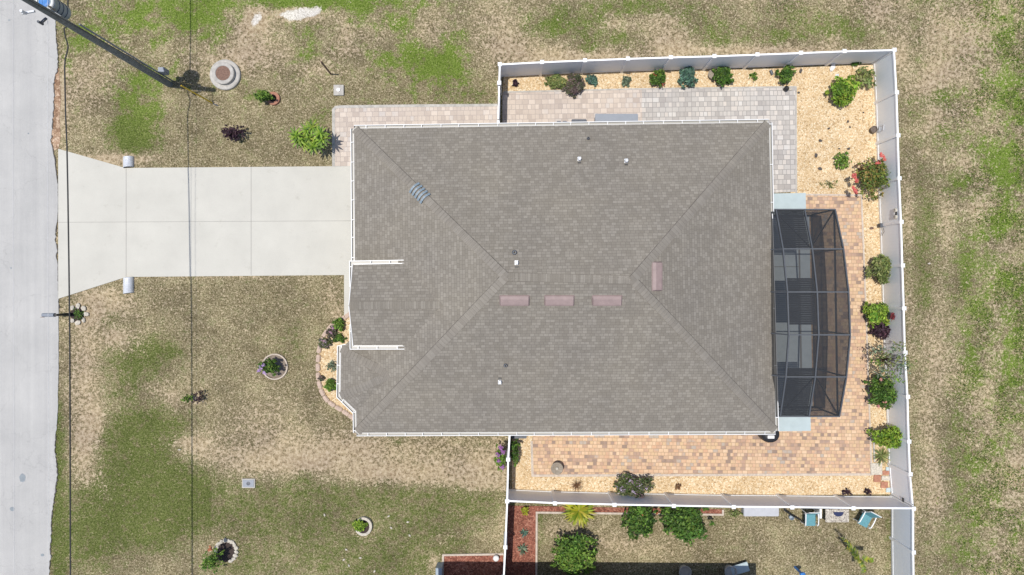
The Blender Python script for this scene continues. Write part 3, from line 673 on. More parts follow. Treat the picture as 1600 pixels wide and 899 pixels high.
# things on the roof: they are parts of the roof
def rz(px, py, hf=hm, z0=3.6):
    z = z0
    for _ in range(12):
        p = P(px, py, z); z = hf(p.x, p.y)
    return P(px, py, z)
def off_ridge(px, py, L, W, axis, label=None):
    p = rz(px, py); q = MB()
    u = Vector((1, 0, 0)) if axis == 'x' else Vector((0, 1, 0)); dn = Vector((0, -1, 0)) if axis == 'x' else Vector((1, 0, 0))
    dn = (dn + Vector((0, 0, -PITCH))).normalized(); up = u.cross(dn); up = up if up.z > 0 else -up
    def pt(a, b, c): return p + u*a + dn*b + up*c
    n = 8; prof = [(-W/2, .0), (-W/2+.03, .05), (-W/2+.14, .11), (W/2-.06, .13), (W/2, .115), (W/2, .02)]
    vs_ = []
    for sgn, t in ((-1, 0), (-1, 1), (1, 1), (1, 0)):
        for b_, c_ in prof: vs_.append(pt(sgn*(L/2 - (.05 if t else 0)), b_, c_ if t else 0.0))
    m = len(prof); fs = []
    for k in range(3):
        for i in range(m-1): fs.append((k*m+i, k*m+i+1, (k+1)*m+i+1, (k+1)*m+i))
    q.add(vs_, fs); return q.build("roof_vent", M['redvent'], roof, smooth=False)
for x in (804, 874, 948.5): off_ridge(x, 469, 1.22, .42, 'x')
off_ridge(1025.5, 432, 1.2, .44, 'y')
for px, py in ((905,249),(978,252),(807,411),(781,597)):
    p = rz(px, py, z0=4); q = MB(); q.box(p + Vector((0, 0, .02)), (.15,.19,.03)); q.lathe(p, [(.075, -.05), (.075, .22), (.06, .24), (.05, .24)], 14); q.box(p+Vector((0,.0,.14)), (.11,.15,.12)); q.build("vent_pipe", M['metal_light'], roof, bevel=.01)
    q = MB(); q.box(p + Vector((.0, -.16 if py < 430 else .16, .05)), (.14, .07, .12)); q.build("vent_boot", M['black'], roof)
for px, py, r in ((804,395,.07),(790,571,.06),(919,217,.045)):
    p = rz(px, py, z0=4); q = MB(); q.lathe(p, [(r*1.6, -.02), (r*1.3, .05), (r, .06), (r, .2), (r*.6, .2), (r*.6, .05)], 14); q.build("vent_pipe", M['dark'], roof)
p0 = rz(656, 302)
q = MB()
dv = Vector((1, -1, 0)).normalized(); sv = Vector((1, 1, 0)).normalized()
for k in range(5):
    c = p0 + dv * ((k-2) * .165) + Vector((0, 0, .06 + (k-2)*.165*PITCH*.7))
    pts = [c + sv * t + dv * (-.05 * (1 - (t/.28)**2)) + Vector((0,0,-.06*(t/.28)**2)) for t in np.linspace(-.28, .28, 6)]
    for s, e in zip(pts[:-1], pts[1:]): q.beam(s, e, .085, .05)
q.build("louvre_vent", M['bluevent'], roof)

# ------------------------------------------------------------------ screen enclosure behind the house
CZ = 2.4
cl = P(1291, 490, 0); cage = thing("screen_enclosure", "dark framed screen enclosure with arched roof behind the house", "screen enclosure", (13.4, -1.1, 0))
rowY = [3.44, 1.66, -.19, -2.0, -3.83, -5.66]; rowZ = [2.42, 3.13, 3.52, 3.60, 3.20, 2.5]
def colX(k, y): return (11.62, 12.88, 14.22)[k] + (3.44 - y) * .0170
def NPt(k, r): return Vector((colX(k, rowY[r]), rowY[r], rowZ[r]))
def part(name, mat, fn, parent=cage):
    q = MB(); fn(q); return q.build(name, M[mat], parent)
for k in range(3):
    for r in range(5): part("purlin", 'alu_light' , lambda q: q.beam(NPt(k, r), NPt(k, r+1), .055, .10))
for r in range(6):
    part("roof_beam", 'alu_light', lambda q: (q.beam(NPt(1, r), NPt(2, r), .055, .12), q.beam(NPt(0, r), NPt(1, r), .05, .10)))
    part("roof_beam", 'alu_light', lambda q: q.beam(NPt(0, r), Vector((11.3, rowY[r], min(rowZ[r], 2.55))), .05, .08))
    part("post", 'alu', lambda q: q.beam(Vector((NPt(2, r).x, rowY[r], .06)), NPt(2, r), .06, .06))
part("eave_rail", 'alu', lambda q: q.beam(Vector((colX(2, rowY[0]), rowY[0], CZ-.03)), Vector((colX(2, rowY[5]), rowY[5], CZ-.03)), .06, .06))
part("base_rail", 'alu_light', lambda q: q.beam(Vector((colX(2, rowY[0]), rowY[0], .09)), Vector((colX(2, rowY[5]), rowY[5], .09)), .05, .05))
for r in (0, 5):
    y = rowY[r]
    part("end_rail", 'alu', lambda q: (q.beam((11.3, y, .09), (colX(2, y), y, .09), .05, .05), q.beam((11.3, y, 1.0), (colX(2, y), y, 1.0), .05, .05)))
    part("end_post", 'alu', lambda q: (q.beam((colX(1, y), y, .06), (colX(1, y), y, rowZ[r]), .05, .05)))
part("brace", 'alu', lambda q: (q.beam((colX(2,3.4), rowY[0]-.05, CZ-.05), (colX(2,3.4)+.01, rowY[1]+.3, .1), .045, .05)))
part("brace", 'alu', lambda q: (q.beam((colX(2,-5.6), rowY[5]+.05, CZ-.05), (colX(2,-5.6)-.02, rowY[4]-.3, .1), .045, .05)))
part("brace", 'alu', lambda q: (q.beam(NPt(0,0)+Vector((.1,-.2,-.02)), NPt(1,1)+Vector((0,.02,-.06)), .04, .05)))
part("brace", 'alu', lambda q: (q.beam(NPt(0,5)+Vector((.1,.2,-.02)), NPt(1,4)+Vector((0,-.02,-.06)), .04, .05)))
def mesh_roof(q):
    for r in range(5):
        for k in range(2): q.add([NPt(k,r), NPt(k+1,r), NPt(k+1,r+1), NPt(k,r+1)], [(0,1,2,3)])
        q.add([(11.3,rowY[r],min(rowZ[r],2.55)), NPt(0,r), NPt(0,r+1), (11.3,rowY[r+1],min(rowZ[r+1],2.55))], [(0,1,2,3)])
part("screen_roof", 'screen', mesh_roof)
def mesh_wall(q):
    for r in range(5):
        a, b = NPt(2,r), NPt(2,r+1); q.add([(a.x,a.y,.1), (b.x,b.y,.1), b, a], [(0,1,2,3)])
    for r in (0, 5):
        y = rowY[r]; q.add([(11.3,y,.1), (colX(2,y),y,.1), NPt(2,r), (11.3,y,rowZ[r])], [(0,1,2,3)])
part("screen_wall", 'screen', mesh_wall)
# ribbed shade panels laid under part of the roof
def zr(y):
    return float(np.interp(-y, [-v for v in rowY], rowZ))
def ribs(y0, y1, name="shade_panel"):
    q = MB(); y = y0
    while y > y1:
        z = zr(y) - .09; x0, x1 = colX(0, y) + .03, colX(1, y) - .03
        q.beam((x0, y, z), (x1, y, z), .070, .012); y -= .095
    q.build(name, M['alu'], cage)
    q = MB(); n = 6
    ys = np.linspace(y0, y1, n)
    for s, e in zip(ys[:-1], ys[1:]):
        q.add([(colX(0,s)+.03,s,zr(s)-.12),(colX(1,s)-.03,s,zr(s)-.12),(colX(1,e)-.03,e,zr(e)-.12),(colX(0,e)+.03,e,zr(e)-.12)], [(0,1,2,3)])
    q.build("shade_cloth", M['screen'], cage)
def YZ(py):                                                 # photo row -> Y on the arched roof
    z = 3.3
    for _ in range(8): y = (CY-py)*(H-z)/F; z = zr(y)
    return y
ribs(3.38, YZ(388)); ribs(YZ(436), YZ(508)); ribs(YZ(577), -5.6)
# inside floor: pale slab, purlin's shadow painted on as a dark strip, pavers beyond
mb = MB(); mb.prism([(11.0,3.40),(14.12,3.40),(14.28,-5.62),(11.1,-5.62)], .05, .072); struct(mb, "lanai_floor", M['slab_light'])
mb = MB(); mb.prism([(13.58,3.3),(13.66,3.3),(13.80,-5.5),(13.72,-5.5)], .070, .078); mb.prism([(11.2,1.0),(13.7,1.0),(13.7,.97),(11.2,.97)], .0702, .0782); struct(mb, "floor_shadow_strip", M['joint'])

# ------------------------------------------------------------------ fences
FH = 1.8
def fence(name, label, pts, base_z=.05, gate=None):
    """pts: post tops in the photo; every post, panel and rail is a part"""
    W = [P(x, y, FH) for x, y in pts]
    c = sum(W, Vector((0,0,0))) / len(W); c.z = 0
    t = thing(name, label, "fence", c)
    for i, p in enumerate(W):
        if pts[i] in SKIP: continue
        q = MB(); q.box((p.x, p.y, (FH+.02)/2), (.125, .165, FH+.02) if abs(W[0].x-W[-1].x) > abs(W[0].y-W[-1].y) else (.165, .125, FH+.02)); po = q.build("post", M['vinyl'], t)
        q = MB(); z = FH + .02
        q.box((p.x, p.y, z+.012), (.175, .175, .03)); s = .08
        q.add([(p.x-s,p.y-s,z+.028),(p.x+s,p.y-s,z+.028),(p.x+s,p.y+s,z+.028),(p.x-s,p.y+s,z+.028),(p.x,p.y,z+.065)], [(0,1,4),(1,2,4),(2,3,4),(3,0,4)])
        q.build("cap", M['vinyl'], po)
    for a, b in zip(W[:-1], W[1:]):
        d = (b-a); d.z = 0; L = d.length; d /= L
        s, e = a + d*.05, b - d*.05
        q = MB(); q.beam((s.x,s.y,FH-.045), (e.x,e.y,FH-.045), .075, .09); q.build("top_rail", M['vinyl'], t)
        q = MB(); q.beam((s.x,s.y,.12), (e.x,e.y,.12), .06, .13); q.build("bottom_rail", M['vinyl'], t)
        q = MB(); q.beam((s.x,s.y,(FH+.05)/2), (e.x,e.y,(FH+.05)/2), .03, FH-.2); q.build("panel", M['vinyl_panel'], t)
    return t
SKIP = set()
NF = [(781,101),(847,97.5),(914,94.8),(981,92.2),(1048,90),(1116,88.2),(1183,85.7),(1251,83.2),(1319,80.5),(1397,78.5)]
EF = [(1397,78.5),(1400.8,145),(1403,212),(1404.8,279),(1408,347),(1410,415),(1412.2,482),(1414,551),(1418,620),(1420,690),(1422,741)]
SF = [(792.5,783),(867,786.3),(960,788.6),(1052.5,790.3),(1146,792),(1237.5,791.8+.9),(1333,794),(1427,794.6)]
fence("fence", "long white vinyl fence with nine bays along the north side of the gravel bed", NF)
SKIP = {(1397,78.5)}
fence("fence", "tall white vinyl fence along the far east side beside the shrubs", EF)
SKIP = set()
fence("fence", "white vinyl fence between the orange patio and the neighbour's lawn", SF)
SKIP = {(781,101)}
fence("fence", "short white fence bay joining the north fence to the side gate", [(781,101),(780,130)])
SKIP = {(792.5,783)}
fence("fence", "white fence running from the front corner of the patio past the neighbour's mulch", [(797,670),(794,718),(792.5,783),(789.5,855),(786,925)])
SKIP = {(1427,794.6)}
fence("fence", "white fence continuing south behind the neighbour's blue chairs", [(1427,794.6),(1427,863),(1428,932)])
def gate(label, a, b, opens=0):
    A, B = P(*a, FH), P(*b, FH); t = thing("gate", label, "gate", ((A.x+B.x)/2, (A.y+B.y)/2, 0)); d = B-A; d.z = 0; L = d.length; d /= L
    n = Vector((-d.y, d.x, 0)); s, e = A + d*.09, B - d*.09
    def mk(nm, mat, *args): q = MB(); q.beam(*args); return q.build(nm, M[mat], t)
    mk("panel", 'vinyl_panel', (s.x,s.y,.95), (e.x,e.y,.95), .03, FH-.24)
    for z in (.14, FH-.06): mk("rail", 'vinyl', (s.x,s.y,z), (e.x,e.y,z), .07, .12)
    for q_ in (s, e): mk("stile", 'vinyl', (q_.x,q_.y,.1), (q_.x,q_.y,FH), .08, .08)
    for z in (.4, 1.5):
        for w in (1,): mk("hinge", 'black', (A+d*.02+n*.05*w).to_tuple()[:2]+(z,), (A+d*.2+n*.05*w).to_tuple()[:2]+(z,), .02, .08)
    mk("latch", 'black', (B-d*.2-n*.06).to_tuple()[:2]+(1.15,), (B-d*.02-n*.06).to_tuple()[:2]+(1.15,), .05, .08)
    return t
gate("white vinyl side gate between the north paving and the front yard", (780,130), (778.5,191))
q = MB(); p = P(778.5,191,FH); q.box((p.x,p.y,.92), (.12,.12,1.84)); solo(q, "gate_post", M['vinyl'], "white post of the side gate standing against the house eave", "post")
gate("white vinyl gate with black hinges at the southeast corner", (1422,741), (1426.5,792))

# ------------------------------------------------------------------ utility pole and wires
pb = P(265,132,0); pole = thing("utility_pole", "tall dark treated utility pole leaning out of view beside the road", "utility pole", pb)
q = MB()
zs = np.linspace(0, 11.2, 9)
for s, e in zip(zs[:-1], zs[1:]): q.cyl((pb.x,pb.y,s), (pb.x,pb.y,e), .155-.0045*s, .155-.0045*e, 16, s == 0 or e > 11)
q.build("pole_shaft", M['pole'], pole, smooth=False)
tc = Vector((-16.72, 10.22, 0))
q = MB(); q.lathe(tc, [(0,7.05),(.29,7.05),(.31,7.1),(.31,7.95),(.33,7.97),(.33,8.02),(.27,8.06),(.24,8.1),(0,8.12)], 24); tr = q.build("transformer", M['transformer'], pole, smooth=True)
for z in (7.28, 7.5, 7.72):
    q = MB(); q.lathe(tc, [(.312,z-.02),(.33,z),(.312,z+.02)], 24); q.build("band", M['dark'], tr)
q = MB(); q.lathe(tc, [(.25,8.06),(.31,8.03),(.335,8.045),(.30,8.10),(.25,8.115)], 24); q.build("rim", M['white_trim'], tr, smooth=True)
q = MB(); q.lathe(tc, [(0,8.13),(.12,8.14),(.18,8.12),(.2,8.1)], 18); q.build("lid", M['blue'], tr)
for dx, dy in ((.22,-.2),(.05,-.32),(-.2,-.22)):
    q = MB(); q.lathe(tc+Vector((dx,dy,0)), [(.03,7.85),(.055,7.9),(.03,7.95),(.055,8.0),(.03,8.05),(.045,8.1),(.02,8.2)], 10); q.build("bushing", M['bronze'], tr)
q = MB(); q.beam((pb.x,pb.y+.1,7.6), (tc.x+.1,tc.y-.25,7.6), .08, .5); q.build("bracket", M['metal_light'], pole)
q = MB(); q.beam((pb.x-.2,pb.y-.12,8.9), (pb.x-.62,pb.y-.2,8.9), .06, .08); q.cyl((pb.x-.5,pb.y-.2,8.9),(pb.x-.5,pb.y-.2,9.15),.05); q.build("cutout", M['metal_light'], pole)
q = MB(); q.beam((pb.x-.2,pb.y-.12,8.3), (pb.x-.4,pb.y-.3,8.3), .06, .08); q.cyl((pb.x-.4,pb.y-.3,8.2),(pb.x-.4,pb.y-.3,8.45),.045); q.build("insulator", M['dark'], pole)
q = MB(); q.box((pb.x+.28, pb.y+.28, 1.1), (.28,.22,.5)); q.build("service_box", M['grey_box'], pole, bevel=.015)
q = MB(); q.beam((pb.x+.14,pb.y+.16,0),(pb.x+.14,pb.y+.16,7.0),.05,.05); q.build("conduit", M['grey_box'], pole)
def wire(label, mat, pts, r, name="overhead_wire", cat="wire"):
    q = MB(); q.tube(pts, r, 6); return solo(q, name, M[mat], label, cat)
wx = -16.5; wz = 6.92; kk = F / (H - wz)
def wpt(px, py): v = P(px, py, wz); return v
wire("thick black cable crossing the driveway near the road and swinging in to the utility pole", 'wire', [Vector((pb.x-.18, pb.y+.02, 7.2)), wpt(100,45), wpt(102,58), wpt(105,66), wpt(106.5,73), wpt(105,82), wpt(102,92), wpt(101,105), wpt(101.5,130), wpt(102.5,180), wpt(104.5,225), wpt(106,300), wpt(107.5,400), wpt(109,520), wpt(109.5,650), wpt(110,900), wpt(110,1400)], .026)
wire("black cable running north from the utility pole past the transformer", 'wire', [Vector((pb.x-.18, pb.y+.05, 7.25)), wpt(104,30), wpt(106,10), wpt(107,-60), wpt(107,-500)], .026)
for x, l in ((75,"thin bright wire above the road nearer the lawn edge"), (21,"thin bright wire above the road at the very left")):
    hw = 8.11 if x == 75 else 9.23
    wire(l, 'alu_wire', [P(x, -200, hw+.04), P(x-.5, 300, hw), P(x+1, 700, hw), P(x+1, 1200, hw+.04)], .007)
top = Vector((pb.x, pb.y, 10.6))
ga = P(333,162,0)
guy = thing("guy_wire", "steel guy wire with yellow guard anchored beside the utility pole", "guy wire", ga)
q = MB(); q.tube([ga, top], .012, 6); q.build("strand", M['wire'], guy)
q = MB(); d = (top-ga).normalized(); q.tube([ga+d*.05, ga+d*2.3], .034, 8); q.build("guard", M['yellow'], guy)
q = MB(); q.tube([ga, ga+Vector((.25,-.12,.02))], .03, 6); q.build("anchor", M['dark'], guy)

# ------------------------------------------------------------------ front yard furniture
c = P(353,118,0)
t = thing("well_cover", "round concrete riser with rusty iron lid on the lawn beside the pole", "manhole", c)
q = MB(); q.lathe(c, [(.0,.0),(.72,.0),(.72,.12),(.68,.15),(.52,.16),(0,.16)], 40); q.build("ring", M['edging_grey'], t)
q = MB(); q.lathe(c, [(.52,.15),(.52,.34),(.50,.36),(.36,.36),(.34,.33)], 40); q.build("collar", M['edging_grey'], t)
q = MB(); q.lathe(c, [(.36,.30),(.345,.335),(.1,.34),(0,.345)], 30); q.build("lid", M['rust'], t)
c = P(530,142,0); t = thing("cleanout_pad", "small square pale concrete pad with white cap on the north lawn", "pad", c)
q = MB(); q.box(c+Vector((0,0,.05)), (.48,.5,.16)); q.build("slab", M['edging_grey'], t, bevel=.015)
q = MB(); q.lathe(c, [(.09,.12),(.09,.17),(.07,.18),(0,.18)], 16); q.build("cap", M['white_trim'], t)
c = P(389,755,0); t = thing("meter_box", "grey rectangular water meter box set in the lawn", "meter box", c)
q = MB(); q.box(c+Vector((0,0,.03)), (.62,.44,.08)); q.build("rim", M['edging_grey'], t, bevel=.01)
q = MB(); q.box(c+Vector((0,0,.05)), (.52,.34,.07)); q.build("lid", M['grey_box'], t, bevel=.01)
q = MB(); q.lathe(c, [(.09,.08),(.09,.095),(0,.10)], 14); q.build("cover", M['dark'], t)
q = MB(); a = P(517,116,0); q.beam(a, Vector((a.x+.02, a.y+.02, 1.75)), .06, .06); solo(q, "stake", M['rust'], "thin rusty stake standing alone on the north lawn", "stake")
def culvert(px, py, n, lab, sgn):
    q = MB(); c = P(px, py, 0); L = .5 if sgn > 0 else .75; pr = []
    for i in range(33):
        yy = -L/2 + L*i/32; pr.append(yy)
    r = .235; nn = 22; vs_ = []
    for i, yy in enumerate(pr):
        rr = r + .012*math.sin(i*1.6)
        for k in range(nn):
            g_ = 2*math.pi*k/nn; vs_.append((c.x+rr*math.cos(g_), c.y+yy+.03*math.cos(g_), .05+rr*math.sin(g_)))
    fs = [(i*nn+k, i*nn+(k+1)%nn, (i+1)*nn+(k+1)%nn, (i+1)*nn+k) for i in range(32) for k in range(nn)]
    q.add(vs_, fs); solo(q, "culvert_pipe", M['metal_light'], lab, "pipe", "culvert pipe ends under the driveway")
culvert(202,254,0,"corrugated metal culvert end on the north side of the driveway",1)
culvert(202,446,0,"longer corrugated metal culvert end on the south side of the driveway",-1)
# mailbox
c = P(112,491,0); t = thing("mailbox", "dark mailbox on a post with its box reaching over the road edge", "mailbox", c)
q = MB(); q.beam((c.x,c.y,0), (c.x,c.y,1.15), .1, .1); q.beam((c.x-.02,c.y,.95),(c.x-.5,c.y,.95),.08,.08); q.build("post", M['black'], t)
q = MB(); n = 10; prof = [(-.085,0),(.085,0),(.085,.12)] + [(.085*math.cos(g_), .12+.085*math.sin(g_)) for g_ in np.linspace(.3, 2.84, 7)] + [(-.085,.12)]
x0, x1 = c.x-.62, c.x-.08
m = len(prof); q.add([(x0, c.y+a_, 1.0+b_) for a_, b_ in prof]+[(x1, c.y+a_, 1.0+b_) for a_, b_ in prof], [tuple(range(m)), tuple(range(2*m-1, m-1, -1))]+[(i,(i+1)%m,m+(i+1)%m,m+i) for i in range(m)])
q.build("box", M['grey_box'], t)
q = MB(); q.box((x0+.03, c.y-.1, 1.16), (.16,.02,.05)); q.build("flag", M['rust'], t)
for x, y in ((607,807),(611,825),(637,816),(541,859),(537,875),(545,884),(563,872),(507,805),(640,837),(585,893),(280,703),(1452,412)):
    q = MB(); c = P(x, y, .05); a_ = random.uniform(0, 3.14); u = Vector((math.cos(a_), math.sin(a_), .1))*.085; w = Vector((-math.sin(a_), math.cos(a_), .1))*.045
    q.add([c-u, c-w+Vector((0,0,.015)), c+u, c+w+Vector((0,0,.015))], [(0,1,2,3)]); solo(q, "fallen_leaf", M['stone_white'], "pale dry leaf lying on the grass", "leaf", "pale fallen leaves on the grass")
# ring beds
def stone_ring(cx, cy, rx, ry, n, sz, mat, label, group, arc=(0, 6.283), h=.14):
    first = None
    for i in range(n):
        a_ = arc[0] + (arc[1]-arc[0])*(i+.5)/n; p = P(cx+rx*math.cos(a_), cy+ry*math.sin(a_), 0)
        q = MB(); q.rock((0,0,h*.35), (sz*random.uniform(.8,1.15), sz*random.uniform(.6,.85), h))
        o = q.build("edging_stone", M[mat]); o.location = p; o.rotation_euler.z = -a_ + math.pi/2; tag(o, label, "stone", group)
def disc(name, cx, cy, rx, ry, z, mat, **k):
    q = MB(); q.prism([G(cx+rx*math.cos(t_)*random.uniform(.95,1.05), cy+ry*math.sin(t_)*random.uniform(.95,1.05)) for t_ in np.linspace(0,6.283,25)[:-1]], 0, z); return struct(q, name, M[mat])
disc("mailbox_bed", 121,491,11,11,.02,'soil')
stone_ring(122,491,13,13,7,.32,'stone_white',"pale stone in the ring round the mailbox post","stones round the mailbox",(-2.6,2.6))
disc("ring_bed_soil", 430,572,20,19,.02,'soil_grey')
def hoop(name, label, cx, cy, rx, ry, w, h, mat, arc=6.283, a0=0):
    q = MB(); n = 32; 
    for i in range(n):
        t0, t1 = a0+arc*i/n, a0+arc*(i+1)/n
        pts = [G(cx+(rx+s*w/2/PX)*math.cos(t_), cy+(ry+s*w/2/PX)*math.sin(t_)) for t_, s in ((t0,-1),(t1,-1),(t1,1),(t0,1))]
        q.prism(pts, 0, h)
    return solo(q, name, M[mat], label, "edging")
hoop("ring_edging", "thin pale oval edging round the purple flowering bush in the front lawn", 430,573,19.5,19.5,.06,.1,'edging')
hoop("ring_edging", "brick ring round the small shrub on the north front lawn", 428,155,8,8,.14,.14,'terracotta')
disc("shrub_soil", 428,155,7,7,.03,'soil')
hoop("ring_edging", "round white planter ring on the south front lawn", 569,821,11.5,12.5,.12,.2,'stone_white')
disc("planter_soil", 569,821,10.5,11.5,.12,'soil')
disc("rose_bed_soil", 353,862,15,16,.03,'soil')
stone_ring(354,861,16,17,13,.27,'stone_white',"pale rock in the ring round the leafy bush by the lower front lawn","rocks round the lower lawn bush",(-3.3,1.3))
# curved bed edging of pink blocks
curve = [(544,493),(536,498),(526,503),(517,511),(509,521),(503,533),(499.5,546),(498,560),(497.5,574),(498,588),(500,601),(504,613),(510,623),(519,631),(530,638),(541,645),(551,652)]
for i, (x, y) in enumerate(curve):
    x2, y2 = curve[min(i+1, len(curve)-1)]; x1, y1 = curve[max(i-1, 0)]; a_ = math.atan2(-(y2-y1), x2-x1)
    q = MB(); q.box((0,0,.07), (.37,.2,.14)); o = q.build("edging_stone", M['stone_pink'], bevel=.035)
    o.location = P(x, y, 0); o.rotation_euler.z = a_ + random.uniform(-.08,.08); tag(o, "pinkish block in the curved edging of the front gravel bed", "stone", "pink edging blocks of the front bed")

# ------------------------------------------------------------------ plants
def vary(c, s=.25):
    k = random.uniform(1-s, 1+s); return tuple(max(.003, min(.9, v*k*random.uniform(.92,1.08))) for v in c)
PAL = {
 'green': [(.075,.145,.022),(.11,.19,.03),(.05,.10,.018),(.15,.23,.04)],
 'bright': [(.15,.25,.025),(.20,.31,.035),(.085,.16,.02),(.25,.33,.05)],
 'dark': [(.04,.085,.015),(.06,.12,.02),(.03,.06,.012),(.09,.15,.025)],
 'olive': [(.13,.17,.05),(.18,.21,.07),(.09,.12,.04),(.23,.25,.10)],
 'grey': [(.14,.20,.13),(.20,.27,.18),(.10,.14,.09),(.27,.32,.22)],
 'blue': [(.10,.20,.15),(.16,.28,.21),(.06,.12,.09)],
 'purple': [(.035,.016,.028),(.06,.03,.045),(.022,.012,.02),(.09,.05,.06)],
 'mauve': [(.15,.11,.10),(.11,.13,.06),(.20,.15,.14),(.08,.09,.05)],
 'lavender': [(.11,.15,.05),(.08,.12,.03),(.16,.18,.08),(.05,.08,.025),(.26,.21,.23)],
 'yellow': [(.38,.38,.03),(.28,.33,.03),(.45,.42,.06),(.18,.24,.02)],
 'rust': [(.20,.11,.06),(.28,.16,.09),(.13,.08,.045)],
 'hib': [(.13,.17,.035),(.10,.15,.03),(.19,.20,.04),(.07,.10,.025),(.22,.16,.05)],
}
for _k, _m in (('green', 1.35), ('dark', 1.5), ('bright', 1.15), ('olive', 1.25), ('hib', 1.3)): PAL[_k] = [tuple(v*_m for v in c) for c in PAL[_k]]
def leaves(mb, c, rx, ry, rz_, n, pal, size, fill=.55, lump=.3, up=.6, asp=2.0):
    ph = [random.uniform(0, 6.28) for _ in range(6)]
    for _ in range(n):
        a_ = random.uniform(0, 6.283); ct = random.uniform(-.55, 1); st = math.sqrt(max(0, 1-ct*ct))
        k = 1 + lump*(.5*math.sin(3*a_+ph[0]) + .4*math.sin(5*a_+ph[1]+3*ct) + .35*math.sin(8*a_+ph[2]-4*ct))
        r = (random.random()**(1-fill)) * k
        p = Vector((c[0]+rx*r*st*math.cos(a_), c[1]+ry*r*st*math.sin(a_), max(.03, c[2]+rz_*r*ct)))
        nrm = Vector((st*math.cos(a_)*.6+random.gauss(0,.45), st*math.sin(a_)*.6+random.gauss(0,.45), up+random.uniform(0,.8))).normalized()
        t_ = Vector((random.gauss(0,1), random.gauss(0,1), random.gauss(0,.3))); u = nrm.cross(t_).normalized(); w = nrm.cross(u)
        s = size*random.uniform(.6,1.4); col = vary(random.choice(pal), .4)
        mb.add([p-u*s, p-w*s/asp+nrm*s*.12, p+u*s-nrm*s*.2, p+w*s/asp+nrm*s*.12], [(0,1,2,3)], col)
def blades(mb, c, n, L, w, pal, droop=.5, rise=.6, seg=4, spread=6.283, a0=0):
    c = Vector(c)
    for i in range(n):
        a_ = a0 + spread*i/n + random.uniform(-.15,.15); d = Vector((math.cos(a_), math.sin(a_), 0)); n_ = Vector((-d.y, d.x, 0))
        l = L*random.uniform(.75,1.1); rs = rise*random.uniform(.6,1.5); col = vary(random.choice(pal)); prev = None
        for k in range(seg+1):
            t_ = k/seg; p = c + d*(l*t_) + Vector((0,0,l*(rs*t_-droop*t_*t_)))
            p.z = max(p.z, .03)
            hw = w*(math.sin(math.pi*(.12+.88*t_))**.7)*.5 if k < seg else .004
            cur = (p+n_*hw, p-n_*hw)
            if prev: mb.add([prev[0], prev[1], cur[1], cur[0]], [(0,1,2,3)], col)
            prev = cur
def shrub(label, px, py, r, h, pal, cat="shrub", name="shrub", n=None, size=.055, ry=None, flowers=None, group=None, lump=.3, stems=4, up=.6, fill=.55):
    """crown centred on the photo position at its own height, on the ground below it"""
    cz = h*.58; c = P(px, py, cz); R = .98*r*(H-cz)/F; RY = .98*(ry or r)*(H-cz)/F
    t = thing(name, label, cat, (c.x, c.y, .03), group)
    n = n or int(min(2600, max(90, 620*R*RY/(size*10)**2*1.5*3.2)))
    mb = MB(); K = 5 if r < 12 else 9 if r < 22 else 15
    leaves(mb, c, R*.78, RY*.78, h*.36, int(n*.4), PAL[pal], size, fill=fill, lump=lump, up=up)
    for k in range(K):
        a_ = 6.283*k/K + random.uniform(-.5,.5); rr = random.uniform(.25,.74) if k else 0; sc = random.uniform(.26,.46)
        leaves(mb, (c.x+R*rr*math.cos(a_), c.y+RY*rr*math.sin(a_), cz+h*random.uniform(-.05,.3)), R*sc, RY*sc, h*.2, int(n*.75/K), [vary(random.choice(PAL[pal]), .3) for _ in range(3)], size, fill=.5, lump=lump*1.3, up=up)
    for k in range(K+2):
        a_ = random.uniform(0, 6.283); rr = random.uniform(.8, 1.15); sc = random.uniform(.10,.2)
        leaves(mb, (c.x+R*rr*math.cos(a_), c.y+RY*rr*math.sin(a_), cz+h*random.uniform(-.25,.1)), R*sc*1.3, RY*sc*1.3, h*.15, max(4, int(n*.14/K)), PAL[pal], size, fill=.4, lump=lump, up=up)
    mb.build("foliage", M['leaf'], t)
    mb = MB()
    for k in range(stems):
        a_ = 6.28*k/stems+random.uniform(-.4,.4); e = Vector((c.x+R*.55*math.cos(a_), c.y+RY*.55*math.sin(a_), cz+h*.12))
        b0 = Vector((c.x+.03*math.cos(a_), c.y+.03*math.sin(a_), .03)); m_ = (b0+e)/2 + Vector((0,0,h*.1))
        mb.cyl(b0, m_, .018, .013, 6); mb.cyl(m_, e, .013, .006, 6)
    mb.build("stem", M['bark'], t)
    if flowers:
        col, fl, sz = flowers
        for fx, fy, k in fl:
            mb = MB()
            for _ in range(k):
                p = P(fx+random.gauss(0,1.35), fy+random.gauss(0,1.35), h*random.uniform(.8,1.02))
                for j in range(5):
                    a_ = 6.28*j/5+random.random(); d_ = Vector((math.cos(a_), math.sin(a_), .25)); s_ = Vector((-d_.y, d_.x, 0)); cc = vary(col, .25)
                    mb.add([p, p+d_*sz*.6+s_*sz*.4, p+d_*sz, p+d_*sz*.6-s_*sz*.4], [(0,1,2,3)], cc)
            mb.build("flower_cluster", M['leaf'], t)
    return t
def rosette(label, px, py, r, h, pal, n=18, w=.06, cat="plant", name="spiky_plant", droop=.5, rise=.7, group=None):
    c = P(px, py, h*.4); R = r*(H-h*.4)/F; t = thing(name, label, cat, (c.x, c.y, .03), group)
    mb = MB(); blades(mb, (c.x, c.y, .06), n, R, w, PAL[pal], droop, rise); blades(mb, (c.x, c.y, .08), max(5,n//2), R*.6, w, PAL[pal], droop*.6, rise*1.6)
    mb.build("leaves", M['leaf'], t); mb = MB(); mb.cyl((c.x,c.y,.03),(c.x,c.y,.1),.04,.03,8); mb.build("base", M['bark'], t); return t
